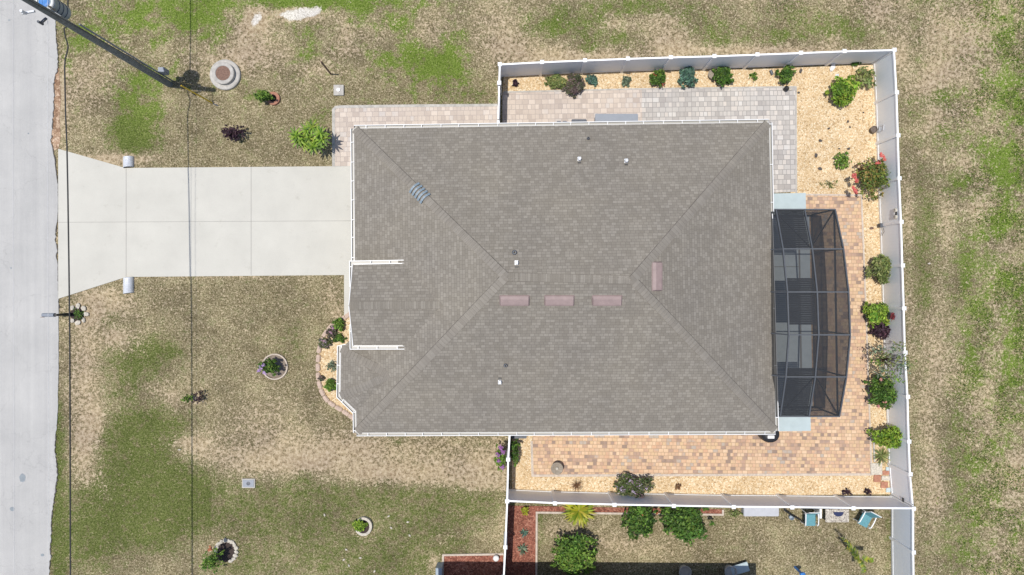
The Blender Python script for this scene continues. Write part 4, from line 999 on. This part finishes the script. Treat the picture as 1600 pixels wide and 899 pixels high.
# front yard
shrub("small bright green shrub leaning out of a brick ring on the north lawn", 412,151,13,1.0,'green', ry=8, size=.05)
shrub("black-leaved low plant alone on the lawn above the driveway", 365,208,19,.7,'purple', ry=13, size=.07, lump=.5, n=260)
# plumeria: stems with leaf rosettes
c = P(488,222,0); t = thing("plumeria", "broad yellow-green plumeria beside the corner of the side paving", "shrub", c)
mb = MB(); st = MB()
for (x, y, h_, r_) in ((462,212,1.3,.5),(466,219,1.15,.5),(480,203,1.25,.45),(488,199,1.4,.45),(500,208,1.45,.5),(504,217,1.3,.5),(490,229,1.1,.48),(482,215,1.0,.45),(497,227,1.0,.45),(475,225,.95,.42)):
    p = P(x, y, h_); blades(mb, p, 11, r_*.92, .085, PAL['bright'], .55, .45); blades(mb, p+Vector((0,0,.05)), 6, r_*.55, .08, PAL['bright'], .3, .8)
    st.cyl(c, (c+p)/2+Vector((0,0,.1)), .045, .035, 8); st.cyl((c+p)/2+Vector((0,0,.1)), p, .035, .025, 8)
mb.build("leaves", M['leaf'], t); st.build("branch", M['bark'], t)
shrub("purple flowering bush inside the pale oval ring in the front lawn", 421,574,15,1.0,'dark', ry=12, size=.05, flowers=((.42,.28,.52),[(407,574,14),(405,579,14),(411,571,8),(412,583,6)],.05))
shrub("small grey-green seedling with pink twigs alone in the front lawn", 293,623,9,.6,'green', ry=6, size=.045, lump=.5, n=110)
shrub("dark foliage standing in for the shadow of the small seedling on the front lawn", 312,621,10,.6,'purple', ry=11, size=.04, lump=.7, n=110)  # dark leaves put where the seedling's shadow falls
shrub("leafy green bush with a red tip beside the rock ring on the lower lawn", 333,876,17,1.3,'green', ry=16, size=.06, lump=.5, flowers=((.40,.13,.06),[(329,858,12)],.06), n=420)
shrub("yellow-green plant in the round white planter ring", 562,821,10,.5,'bright', ry=9, size=.06, lump=.5)
shrub("dark plant growing at the mailbox post", 122,491,8,.3,'dark', ry=9, size=.04, n=130)
# front bed
shrub("green and purple plant at the top of the curved front bed", 530,508,9,.5,'green', ry=10, size=.05, lump=.5)
shrub("pink-flowering trailing plant on the upper curved edging", 519,520,9,.4,'mauve', ry=9, size=.045, lump=.5, flowers=((.45,.25,.38),[(517,520,8),(520,514,6)],.04))
shrub("pink-flowering trailing plant by the left bend of the front bed", 508,536,10,.4,'lavender', ry=8, size=.045, lump=.5, flowers=((.45,.28,.36),[(505,534,10)],.04))
shrub("compact dark green mound beside the upper bay gutter", 530,529,8,.35,'dark', ry=7, size=.05)
shrub("grey-olive airy plant in the middle of the front bed", 519,571,10,.4,'grey', ry=9, size=.045, n=120, lump=.5)
shrub("small grey-brown tuft on the pink edging of the front bed", 502,591,5,.25,'mauve', size=.04)
shrub("bright green star shaped plant low in the front bed", 516,602,9,.4,'green', ry=9, size=.06, lump=.5)
# bougainvillea by the west fence
shrub("purple bougainvillea spilling over the lawn side of the white fence", 783,713,10,1.5,'green', ry=20, size=.055, n=420, flowers=((.34,.14,.37),[(782,700,30),(786,707,22),(779,720,18),(785,730,20),(778,711,16)],.04))
shrub("dark green bush in the shade on the gravel side of the west fence", 804,705,8,1.2,'dark', ry=22, size=.06, n=420)
# north bed
for lab, x, y, r, ry, h, pal, kw in (
 ("tiny dark purple plant at the west end of the north gravel", 805,130,5,5,.25,'purple',{}),
 ("low yellow-green spreading plant in the north gravel", 871,127,18,10,.45,'olive',dict(size=.06)),
 ("mauve leaved mound overhanging the north paving", 897,134,15,17,.6,'mauve',dict(size=.055)),
 ("small blue-green agave-like plant in the north gravel", 926,125,9,9,.35,'blue',{}),
 ("small grey-green plant between the blue one and the dark shrub", 978,126,8,8,.35,'grey',{}),
 ("compact dark green shrub with reddish tips in the north gravel", 1029,122,12,12,.6,'dark',dict(size=.06, flowers=((.35,.08,.04),[(1037,131,3),(1024,118,2)],.04))),
 ("broad pale green leafy plant in the north gravel", 1074,119,14,16,.6,'blue',dict(size=.085)),
 ("dark green shrub right of the round pot in the north gravel", 1128,119,15,15,.65,'dark',dict(size=.065)),
 ("tiny sprig of green near the east end of the north gravel", 1178,119,6,6,.25,'green',dict(n=50, lump=.6)),
 ("round dark green shrub near the grey paving corner", 1229,115,13,13,.65,'dark',dict(size=.065)),
 ("large bright green shrub in the northeast gravel", 1320,140,22,20,.9,'bright',dict(size=.09, lump=.4)),
 ("sparse spotted shrub in the northeast fence corner", 1354,121,15,17,.6,'olive',dict(size=.09, lump=.7, n=150)),
 ("dark low plant against the fence near the northeast corner", 1338,98,8,5,.3,'dark',{}),
 ("leafy green clump in the middle of the east gravel", 1318,251,14,12,.45,'green',dict(size=.075, lump=.6, n=170)),
 ("faint dry weed beside the enclosure paving corner", 1297,287,14,6,.15,'olive',dict(n=45, lump=.7, size=.04)),
 ("round airy green bush against the east fence", 1377,421,17,21,1.1,'olive',dict(size=.06, lump=.45)),
 ("bright yellow-green bush against the east fence", 1371,489,20,19,1.0,'bright',dict(size=.085, lump=.3)),
 ("dark purple bush growing just below the bright yellow-green one", 1377,517,18,12,.7,'purple',dict(size=.08, lump=.4)),
 ("dark green rose bush with pale blooms by the east fence", 1380,614,24,24,1.2,'dark',dict(size=.065, lump=.45, flowers=((.55,.25,.22),[(1377,594,3),(1372,635,4),(1382,628,2)],.06))),
 ("bright green bush in front of the last east fence post", 1393,681,27,17,1.3,'bright',dict(size=.075, lump=.5)),
 ("large lavender flowering bush on the south gravel", 990,760,31,17,.9,'lavender',dict(size=.06, flowers=((.45,.38,.50),[(985,750,6),(1000,756,8),(970,765,6),(1010,764,6),(990,769,6)],.035))),
 ("small dark purple plant at the foot of the south fence", 1325,769,8,5,.25,'purple',dict(n=50)),
 ("dark purple weed beside the stepping stones", 1358,768,6,5,.25,'purple',dict(n=40)),
 ("reddish tiny tuft in the south gravel right of the lavender bush", 1060,761,6,4,.2,'rust',dict(n=40)),
 ("small yellow plant in the corner of the neighbour's red mulch", 821,798,6,7,.4,'yellow',dict(n=60, lump=.6)),
 ("round dense green shrub on the neighbour's lawn", 896,867,34,31,1.5,'green',dict(size=.075, lump=.2, n=2400)),
 ("dark green shrub with red flowers at the neighbour's side of the fence", 1000,813,26,26,1.3,'dark',dict(size=.08, lump=.3, n=1500, flowers=((.4,.12,.05),[(1004,806,2),(1026,803,4)],.04))),
 ("largest dark green shrub at the neighbour's side of the fence", 1072,815,37,29,1.4,'dark',dict(size=.085, lump=.25, n=2400)),
 ("thin weedy plant beside the neighbour's grey bench", 1148,803,11,5,.3,'olive',dict(n=70, lump=.6))):
    shrub(lab, x, y, r, h, pal, ry=ry, **kw)
# red flowering cluster
shrub("large bushy hibiscus with red flowers at its west and north tips by the east fence", 1364,278,25,1.2,'hib', ry=30, size=.065, lump=.4, n=1300, flowers=((.58,.13,.11),[(1335,275,12),(1338,283,8),(1337,299,14),(1333,295,8),(1376,242,8),(1373,254,8),(1382,248,5)],.07))
shrub("sprawling rusty side shoots below the red hibiscus", 1350,262,12,.8,'rust', ry=8, size=.05, n=70, lump=.7)
# tall airy tree over the fence
c = P(1378,560,.0); t = thing("sapling", "tall airy sapling reaching over the east fence", "tree", c)
mb = MB(); st = MB(); 
for x, y, h_ in ((1375,545,1.6),(1385,558,1.9),(1372,565,1.4),(1380,578,1.5),(1398,548,2.3),(1408,560,2.5),(1420,567,2.6),(1412,575,2.5),(1395,570,2.2),(1390,585,1.9),(1402,592,2.2),(1365,552,1.1),(1376,587,1.2),(1405,540,2.3)):
    p = P(x, y, h_); leaves(mb, p, .34, .28, .2, 46, PAL[random.choice(['olive','olive','green','grey'])], .055, lump=.5)
    st.cyl(c, (c+p)/2+Vector((0,0,.15)), .025, .016, 6); st.cyl((c+p)/2+Vector((0,0,.15)), p, .016, .006, 6)
mb.build("crown", M['leaf'], t); st.build("trunk", M['bark'], t)
rosette("striped yellow yucca behind the white stepping stone", 1379,713,17,.5,'olive',26,.045)
rosette("rust coloured grass tuft on the south gravel", 901,759,11,.4,'rust',30,.018,cat="grass tuft",name="grass_tuft",rise=1)
rosette("upper grey agave in the neighbour's red mulch", 819,833,8,.3,'blue',11,.05)
rosette("lower grey agave in the neighbour's red mulch", 816,858,10,.35,'grey',12,.06)
rosette("golden yellow cycad palm against the neighbour's mulch edge", 905,801,27,.9,'yellow',90,.10,cat="palm",name="small_palm",droop=.45,rise=.5)
# young palm with fronds
c = P(1320,852,0); t = thing("young_palm", "young yellowing palm on the neighbour's lawn below the blue chairs", "palm", c)
mb = MB(); st = MB(); tp = Vector((c.x+.1, c.y-.1, 1.1)); st.cyl(c, tp, .05, .035, 8)
for (x, y, z) in ((1348,893,1.4),(1362,874,1.4),(1318,842,1.2),(1332,866,1.7),(1346,880,1.7),(1325,857,1.4),(1336,872,1.3)):
    e = P(x, y, z); d_ = e - tp
    for k in range(14):
        t_ = .15+.85*k/13; p = tp + d_*t_ + Vector((0,0,.25*math.sin(math.pi*t_))); s_ = Vector((-d_.y, d_.x, 0)).normalized()
        for sg in (-1,1):
            tip = p + s_*sg*.2*(1-.5*t_) + d_.normalized()*.12 - Vector((0,0,.05)); cc = vary(random.choice(PAL['yellow']+PAL['bright']+PAL['olive']))
            mb.add([p, p+d_.normalized()*.075, tip], [(0,1,2)], cc)
mb.build("fronds", M['leaf'], t); st.build("trunk", M['bark'], t)
# ------------------------------------------------------------------ objects in the back yard
def pot(px, py, r, h, lab, mat='pot', name="pot", cat="pot"):
    c = P(px, py, h*.7); q = MB(); q.lathe((c.x,c.y,.03), [(0,0),(r*.7,0),(r,h*.9),(r*1.05,h),(r*.85,h),(r*.8,h*.85),(0,h*.82)], 20); return solo(q, name, M[mat], lab, cat)
pot(1113,117,.22,.25,"round brown pot with a pale rim among the north shrubs",'bronze')
pot(1364,203,.16,.3,"round brown pot at the foot of the east fence")
c = P(870,731,.35); t = thing("fire_bowl", "round bronze fire bowl on the orange pavers", "bowl", (c.x,c.y,.045))
q = MB(); q.lathe((c.x,c.y,.045), [(.12,0),(.08,.06),(.08,.3),(.26,.42),(.29,.46),(.26,.46),(.16,.40),(0,.37)], 28); q.build("bowl", M['bronze'], t, smooth=True)
q = MB(); q.lathe((c.x,c.y,.045), [(.0,.50),(.05,.49),(.07,.44),(.08,.39)], 14); q.build("knob", M['stone_white'], t)
q = MB(); c = P(1228,139,.15); q.lathe((c.x,c.y,.045), [(0,0),(.1,0),(.1,.18),(.12,.2),(.09,.24),(.04,.28),(0,.28)], 14); solo(q, "lantern", M['black'], "small black lantern at the corner of the grey paving", "lantern")
q = MB(); q.rock(P(1234.5,140,.08), (.24,.14,.14)); solo(q, "stone", M['stone_white'], "pale stone beside the small black lantern", "stone")
q = MB(); q.rock(P(1301,106,.08), (.44,.26,.2)); solo(q, "rock", M['white_trim'], "large white rock against the north fence", "rock")
q = MB(); q.rock(P(1308,118,.04), (.18,.22,.06)); q.rock(P(1306,121,.04), (.15,.1,.06)); solo(q, "garden_ornament", M['metal_light'], "pale grey flat ornament below the white rock", "ornament")
q = MB(); q.cyl(P(1204,110,.08), P(1207,117,.08), .07); solo(q, "garden_light", M['dark'], "dark grey cylinder light beside the round dark shrub", "garden light")
for x, y, s, l in ((1251,111,.2,"grey stone cluster right of the round dark shrub"),(1248,145,.14,"dark stone off the corner of the grey paving"),(1325,190,.13,"dark stone highest in the row of three in the east gravel"),(1295,201,.12,"dark stone in the east gravel left of the row"),(1282,220,.17,"dark stone nearest the grey paving edge"),(1275,243,.2,"dark stone with a lighter chip in the east gravel"),(1281,264,.2,"lowest dark stone in the east gravel"),(1326,232.5,.15,"dark stone just above the leafy green clump"),(1311,232.5,.09,"smallest dark stone above the leafy green clump"),(1349,176,.09,"small brown stone near the east fence"),(1328,199,.09,"tiny brown stone in the middle of the east gravel"),(1362,357,.2,"rusty square stone in the east gravel strip")):
    q = MB(); q.rock(P(x, y, .05), (s*1.2, s*.8, .12), jit=.2); solo(q, "stone", M['rust'] if 'rusty' in l else M['stone_dark'], l, "stone")
# ornaments on the east fence
def on_fence(px, py, z, d=.06): p = P(px, py, z); return p
fx = lambda py: P(float(np.interp(py, [y for x, y in EF], [x for x, y in EF])), py, FH).x
p = P(1396,334,1.5); xf = fx(337) - .02
t = thing("fence_ornament", "black and white solar ornament fixed near the top of the east fence", "ornament", (xf, p.y, 1.3))
q = MB(); q.cyl((xf, p.y, 1.5), (xf-.09, p.y, 1.5), .07, .05, 16); q.build("light", M['black'], t)
for dy in (.15, -.15):
    q = MB(); q.cyl((xf, p.y+dy, 1.5), (xf-.10, p.y+dy, 1.5), .085, .085, 16); q.build("disc", M['stone_white'], t)
q = MB(); q.cyl((xf, p.y+.0, 1.46), (xf-.10, p.y+.0, 1.46), .06, .06, 12); q.build("mount", M['white_trim'], t)
p = P(1378,352,.4); q = MB(); q.box((fx(352)-.12, p.y, .32), (.14,.18,.2)); q.tube([Vector((fx(352)-.06,p.y-.1,.4)),Vector((fx(352)-.06,p.y-.3,.5)),Vector((fx(352)-.06,p.y-.5,.3))], .01); solo(q, "outlet_box", M['dark'], "small dark outlet box low on the east fence", "box")
p = P(1396,494,1.1); t = thing("hanging_planter", "dark red flowering planter hanging on the east fence", "planter", (fx(494)-.1, p.y, .95))
q = MB(); q.box((fx(494)-.12, p.y, 1.0), (.16,.3,.12)); q.build("basket", M['dark'], t); q = MB(); leaves(q, (fx(494)-.12, p.y, 1.1), .11,.2,.08, 120, [(.20,.03,.04),(.12,.02,.03),(.3,.06,.07)], .035); q.build("flowers", M['leaf'], t)
q = MB(); xx = fx(200)-.05; p = P(1377,201,.5)
q.tube([Vector((xx,p.y-.12,.3)),Vector((xx,p.y-.12,.7)),Vector((xx,p.y+.1,.75)),Vector((xx,p.y+.12,.4)),Vector((xx,p.y-.12,.3))], .012); solo(q, "wire_ornament", M['metal_light'], "thin wire ornament on the east fence above the brown pot", "ornament")
# boxes by the house
def lidbox(px0, py0, px1, py1, h, lab, name, cat, mat, lid=None, slats=False):
    a_, b_ = P(px0, py0, h), P(px1, py1, h); c = (a_+b_)/2; w, d_ = abs(a_.x-b_.x), abs(a_.y-b_.y)
    t = thing(name, lab, cat, (c.x, c.y, .04)); q = MB(); q.box((c.x,c.y,.04+(h-.1)/2), (w-.08,d_-.08,h-.1)); q.build("body", M[mat], t, bevel=.02)
    q = MB(); q.box((c.x,c.y,h-.02), (w,d_,.09)); q.build("lid", M[lid or mat], t, bevel=.025)
    if slats:
        for k in (-.2,.2):
            q = MB(); q.box((c.x+k*w,c.y+d_*.22,h+.035), (w*.3,.04,.03)); q.build("handle", M['metal_light'], t)
    return t
lidbox(930,178,997,204,.7,"long grey deck box against the north wall of the house","deck_box","deck box",'grey_box')
lidbox(893,186.5,917,206,.8,"dark equipment box beside the long deck box","equipment_box","equipment box",'dark',slats=True)
lidbox(799,668,823,685.5,.7,"dark grey air conditioner at the front corner of the side patio","air_conditioner","air conditioner",'dark')
lidbox(1162,787,1217,807,.5,"long pale grey bench box against the neighbour's side of the fence","bench_box","bench",'metal_matte')
for x in (873,882): 
    q = MB(); c = P(x,193,.3); q.box((c.x,c.y,.25), (.2,.16,.44)); solo(q, "tap_box", M['dark'], "left small dark box at the north house wall" if x==873 else "right small dark box at the north house wall, nearer the equipment box", "box", bevel=.02)
c = P(1200,672,.5); t = thing("rain_barrel", "black rain barrel under the white downspout at the southeast house corner", "barrel", (c.x,c.y-.05,.05))
q = MB(); q.lathe((c.x,c.y-.12,.05), [(0,0),(.4,0),(.44,.3),(.44,.6),(.38,.85),(.2,.88),(0,.88)], 26); q.build("drum", M['black'], t, smooth=True)
q = MB(); q.box((c.x-.05,c.y-.22,.98), (.3,.14,.08)); q.build("spout", M['white_trim'], t)
# stepping stones by the southeast gate
for x, y, w, d_, mt, l in ((1369.5,733,.56,.56,'stone_white',"large white square stepping stone"),(1371,748,.34,.34,'terracotta',"red square stone left of the white brick"),(1384,739,.36,.2,'terracotta',"red brick just below the yucca"),(1384,747.5,.38,.22,'stone_white',"white brick between two red stones"),(1382,758,.34,.3,'terracotta',"lowest red stone by the gate"),(1388,733,.22,.18,'slab_blue',"pale blue stone at the fence beside the yucca"),(1388,766,.2,.22,'slab_blue',"pale blue stone at the foot of the gate post")):
    q = MB(); p = P(x, y, .08); q.box((p.x,p.y,.06), (w,d_,.06), rz=random.uniform(-.08,.08)); solo(q, "stepping_stone", M[mt], l, "stepping stone", "stepping stones by the corner gate", bevel=.01)
q = MB(); q.beam(P(1364.5,683,.05), P(1366,722,.05), .07, .08); solo(q, "edging_board", M['edging_grey'], "grey edging board between the pavers and the yucca", "edging")
# ------------------------------------------------------------------ the neighbour's garden
def chair(px, py, rz_, lab):
    c = P(px, py, .35); t = thing("sling_chair", lab, "chair", (c.x, c.y, 0), None, rz_)
    def mk(nm, mat, fn, **k): q = MB(); fn(q); return q.build(nm, M[mat], t, local=True, **k)
    mk("seat", 'teal', lambda q: q.box((0,-.12,.40), (.50,.56,.05)), bevel=.015)
    mk("backrest", 'teal', lambda q: q.box((0,.27,.68), (.50,.05,.62), m=Matrix.Rotation(math.radians(-22), 3, 'X')), bevel=.015)
    for s in (-1, 1):
        mk("armrest", 'white_trim', lambda q: q.tube([Vector((s*.29,.25,.62)),Vector((s*.30,.0,.64)),Vector((s*.30,-.28,.62)),Vector((s*.29,-.36,.52))], .025, 8))
        for y0 in (-.33, .3): mk("leg", 'white_trim', lambda q: q.cyl((s*.29,y0,0), (s*.28,y0*.9,.6), .02, .02, 8))
    mk("frame", 'white_trim', lambda q: (q.tube([Vector((-.27,.16,.38)),Vector((-.27,.40,.98)),Vector((.27,.40,.98)),Vector((.27,.16,.38))], .02, 8)))
    return t
chair(1265,808,0,"blue sling chair with white arms left of the mosaic table"); chair(1352,809,math.radians(-28),"blue sling chair turned at an angle right of the mosaic table")
c = P(1308,806,.5); t = thing("mosaic_table", "low pebble topped table between the two blue chairs", "table", (c.x,c.y,0))
q = MB(); q.box((c.x,c.y,.5), (1.1,.62,.05)); q.build("tabletop", M['mosaic'], t, bevel=.015)
for sx in (-1,1):
    for sy in (-1,1): q = MB(); q.cyl((c.x+sx*.48,c.y+sy*.25,0),(c.x+sx*.48,c.y+sy*.25,.48),.025); q.build("leg", M['black'], t)
q = MB(); q.prism([(c.x+.05+.24*math.cos(a_), c.y+.17+.2*math.sin(a_)) for a_ in np.linspace(math.pi*.98, 2.02*math.pi, 12)], .527, .54); solo(q, "placemat", M['navy'], "dark blue half round mat on the mosaic table", "mat")
q = MB(); p = P(1281,802,.5); q.box((p.x,p.y,.3), (.1,.45,.6)); solo(q, "white_board", M['white_trim'], "narrow white board between the left chair and the table", "board", bevel=.01)
q = MB(); q.tube([P(1225,797,.6), P(1238,806,.4), P(1252,813,.05)], .035, 8); solo(q, "hose_reel_arm", M['black'], "black leaning garden tool left of the blue chairs", "garden tool")
q = MB(); p = P(1236,808,.1); q.lathe((p.x,p.y,0), [(0,0),(.1,0),(.12,.2),(.11,.2),(.09,.05),(0,.05)], 14); solo(q, "bucket", M['transformer'], "small blue-grey bucket left of the blue chairs", "bucket")
q = MB(); p = P(1249,893,.5); b0 = P(1243,886,0); q.cyl((p.x,p.y,0), (p.x,p.y,.75), .06,.05,10); q.rock((p.x,p.y,.85), (.3,.26,.24)); solo(q, "garden_post", M['blue'], "bright blue garden ornament at the bottom edge of the neighbour's lawn", "ornament")
for x in (1070,1141):
    q = MB(); p = P(x,893,.3); q.lathe((p.x,p.y,0), [(0,0),(.2,0),(.27,.38),(.3,.4),(.26,.4),(.22,.3),(0,.3)], 20); solo(q, "round_planter", M['edging_grey'], "left round planter in the neighbour's shade" if x==1070 else "right round planter in the neighbour's shade, next to the lounger", "planter")
t0 = P(1156,889,.3); t = thing("lounger", "pale blue lounger half in the neighbour's shade", "lounger", (t0.x,t0.y,0))
q = MB(); q.box((t0.x,t0.y,.3), (.85,.45,.06), rz=.3); q.build("seat", M['slab_blue'], t, bevel=.02)
q = MB(); q.box((t0.x+.1,t0.y,.12), (.6,.3,.24), rz=.3); q.build("base", M['dark'], t)
q = MB(); p = P(775,873,.25); q.lathe((p.x,p.y,0), [(.05,0),(.05,.12),(.12,.14),(.15,.22),(.12,.31),(0,.34)], 18); solo(q, "globe_light", M['white_trim'], "white globe garden light in the mulch strip by the fence", "garden light", smooth=True)
q = MB(); p = P(686,890,.6); q.box((p.x,p.y-.2,.35), (.3,.6,.7)); solo(q, "meter_cabinet", M['transformer'], "blue-grey cabinet at the bottom edge beside the front mulch strip", "cabinet", bevel=.02)
# neighbour's house (only its shade and the foot of its wall reach the picture)
nb = [G(676,875), G(1165,878), G(1170,1290), G(680,1290)]
nc = Vector(nb[0]) + (Vector(nb[2])-Vector(nb[0]))/2
nh = thing("neighbour_house", "neighbour's house whose dark shade edges the bottom of the view", "house", (nc.x, nc.y, 0))
nroof, nhf = hip_roof("roof", nb[::-1], 2.6, PITCH, (1,1,1,1), nh)
q = MB(); q.prism([p[:2] for p in ring(nb, .75)], 0, 2.58); q.build("wall", M['stucco'], nh)

# ------------------------------------------------------------------ grass blades and weeds
def inpoly(x, y, poly):
    c = np.zeros(len(x), bool); n = len(poly)
    for i in range(n):
        x1, y1 = poly[i]; x2, y2 = poly[(i+1) % n]
        if y1 == y2: continue
        k = ((y1 > y) != (y2 > y)) & (x < (x2-x1)*(y-y1)/(y2-y1)+x1); c ^= k
    return c
BLOCK = [[G(*p) for p in pl] for pl in (
    [(-200,-400),(90,-400)]+fe+[(78,1300),(-200,1300)],
    [(90,230),(197,260),(565,257),(565,433),(552,433),(552,500),(536,497),(536,433),(198,436),(90,470)],
    [(519,165),(785,162),(785,140),(779,95),(1390,80),(1400,400),(1410,800),(795,800),(795,680),(560,680),(560,640),(519,262)],
    BED, [(790,790),(1130,796),(1130,806),(841,803),(840,905),(790,905)], [(690,865),(786,864),(786,905),(690,905)],
    [(676,872),(1180,872),(1180,1000),(676,1000)])]
def free(x, y):
    m = np.ones(len(x), bool)
    for b_ in BLOCK: m &= ~inpoly(x, y, b_)
    for cx_, cy_, r_ in ((353,117,25),(530,142,9),(389,755,11),(430,573,20),(569,821,13),(353,862,17),(122,491,14),(428,155,9),(202,254,9),(202,446,12)):
        g_ = G(cx_, cy_); m &= (x-g_[0])**2+(y-g_[1])**2 > (r_*PX)**2
    return m
def fbm(x, y, s, seed):
    r = np.random.default_rng(seed); v = np.zeros_like(x); amp = 1; tot = 0
    for o_ in range(4):
        gx = r.random((64, 64)); fx_, fy_ = x*s, y*s; ix = np.floor(fx_).astype(int); iy = np.floor(fy_).astype(int); tx_ = fx_-ix; ty_ = fy_-iy
        tx_ = tx_*tx_*(3-2*tx_); ty_ = ty_*ty_*(3-2*ty_)
        a_ = gx[ix%64, iy%64]; b_ = gx[(ix+1)%64, iy%64]; c_ = gx[ix%64, (iy+1)%64]; d_ = gx[(ix+1)%64, (iy+1)%64]
        v += amp*((a_*(1-tx_)+b_*tx_)*(1-ty_)+(c_*(1-tx_)+d_*tx_)*ty_); tot += amp; amp *= .55; s *= 2.1
    return v/tot
def blade_field(name, n, x0, x1, y0, y1, lo, hi, width, keep, colour, lean, label=None):
    x = RNG.uniform(x0, x1, n); y = RNG.uniform(y0, y1, n); m = free(x, y) & keep(x, y); x, y = x[m], y[m]; n = len(x)
    a_ = RNG.uniform(0, 6.283, n); L = RNG.uniform(lo, hi, n); w = width*RNG.uniform(.6, 1.4, n); ln = L*RNG.uniform(.3, lean, n); up = np.sqrt(np.maximum(L*L-ln*ln*.6, (L*.25)**2))
    dx, dy = np.cos(a_), np.sin(a_)
    v = np.zeros((n, 3, 3), np.float32)
    v[:,0] = np.stack([x-dy*w/2, y+dx*w/2, np.full(n, -.005)], -1); v[:,1] = np.stack([x+dy*w/2, y-dx*w/2, np.full(n, -.005)], -1)
    v[:,2] = np.stack([x+dx*ln, y+dy*ln, up*.8], -1)
    me = bpy.data.meshes.new(name); me.vertices.add(n*3); me.vertices.foreach_set("co", v.ravel())
    me.loops.add(n*3); me.loops.foreach_set("vertex_index", np.arange(n*3, dtype=np.int32)); me.polygons.add(n); me.polygons.foreach_set("loop_start", np.arange(0, n*3, 3, dtype=np.int32)); me.update(calc_edges=True)
    c = colour(x, y, n); ca = me.color_attributes.new("Col", 'FLOAT_COLOR', 'CORNER')
    ca.data.foreach_set("color", np.repeat(np.concatenate([c, np.ones((n,1))], 1), 3, 0).astype(np.float32).ravel())
    me.materials.append(M['blade']); o = bpy.data.objects.new(name, me); scene.collection.objects.link(o); tag(o, kind="stuff"); 
    if label: tag(o, label)
    return o
DRY = np.array([(.40,.33,.20),(.28,.23,.13),(.50,.43,.28),(.19,.16,.085),(.15,.14,.06)]); LUSH = np.array([(.12,.21,.02),(.17,.28,.03),(.08,.15,.015),(.24,.34,.05),(.14,.23,.03)]); GRN = np.array([(.10,.15,.03),(.15,.20,.04),(.07,.11,.022),(.20,.23,.07),(.12,.14,.04)])
def col_grass(x, y, n):
    g, s = cover(x, y); pr = np.clip(.20 + .62*g + (1.3+1.5*bright(x, y))*(fbm(x, y, 1.1, 3)-.5), .04, .96)
    k1 = fbm(x+20, y+20, 3.4, 21); k2 = fbm(x+70, y+70, 5.5, 22); pr = pr + 3.0*(k1-.5)
    isg = RNG.random(n) < pr
    q = np.clip((k2-.5)*5.5+.5+RNG.uniform(-.2,.2,n), 0, .999)
    DS = DRY[np.argsort(DRY.sum(1))]; GS = GRN[np.argsort(GRN.sum(1))]
    LS = LUSH[np.argsort(LUSH.sum(1))]; bt = bright(x, y)[:,None]; gi = (q*len(GS)).astype(int); GG = GS[gi]*(1-bt)+LS[gi]*bt
    c = np.where(isg[:,None], GG, DS[(q*len(DS)).astype(int)]); return np.clip(c*RNG.uniform(.7, 1.3, (n,1)), .01, .8)
def keep_grass(x, y):
    g, s = cover(x, y); return RNG.random(len(x)) < np.clip(.8 - .6*s + .2*g + 3.2*(fbm(x+50, y+50, 3.2, 5)-.5), .06, 1)
blade_field("grass", 330000, -25.5, 25.5, -14.5, 14.5, .035, .085, .020, keep_grass, col_grass, .9, "short patchy lawn grass, part green and part straw coloured")
def keep_w(x, y):
    px = x/PX+CX; e = 1/(1+np.exp(-(px-1500)/14)) + .15*(y > 12.4) + .0
    return RNG.random(len(x)) < e*np.clip((fbm(x+9, y+9, 1.05, 11)-.505)*9, 0, 1)
WD = np.array([(.13,.22,.025),(.08,.15,.02),(.20,.29,.04),(.05,.10,.02),(.26,.30,.08)])
blade_field("weeds", 120000, 12, 25.5, -14.5, 14.5, .06, .17, .035, keep_w, lambda x, y, n: WD[RNG.integers(0, len(WD), n)]*RNG.uniform(.7, 1.2, (n,1)), 1.0, "taller green weeds in clumps across the field behind the fence")
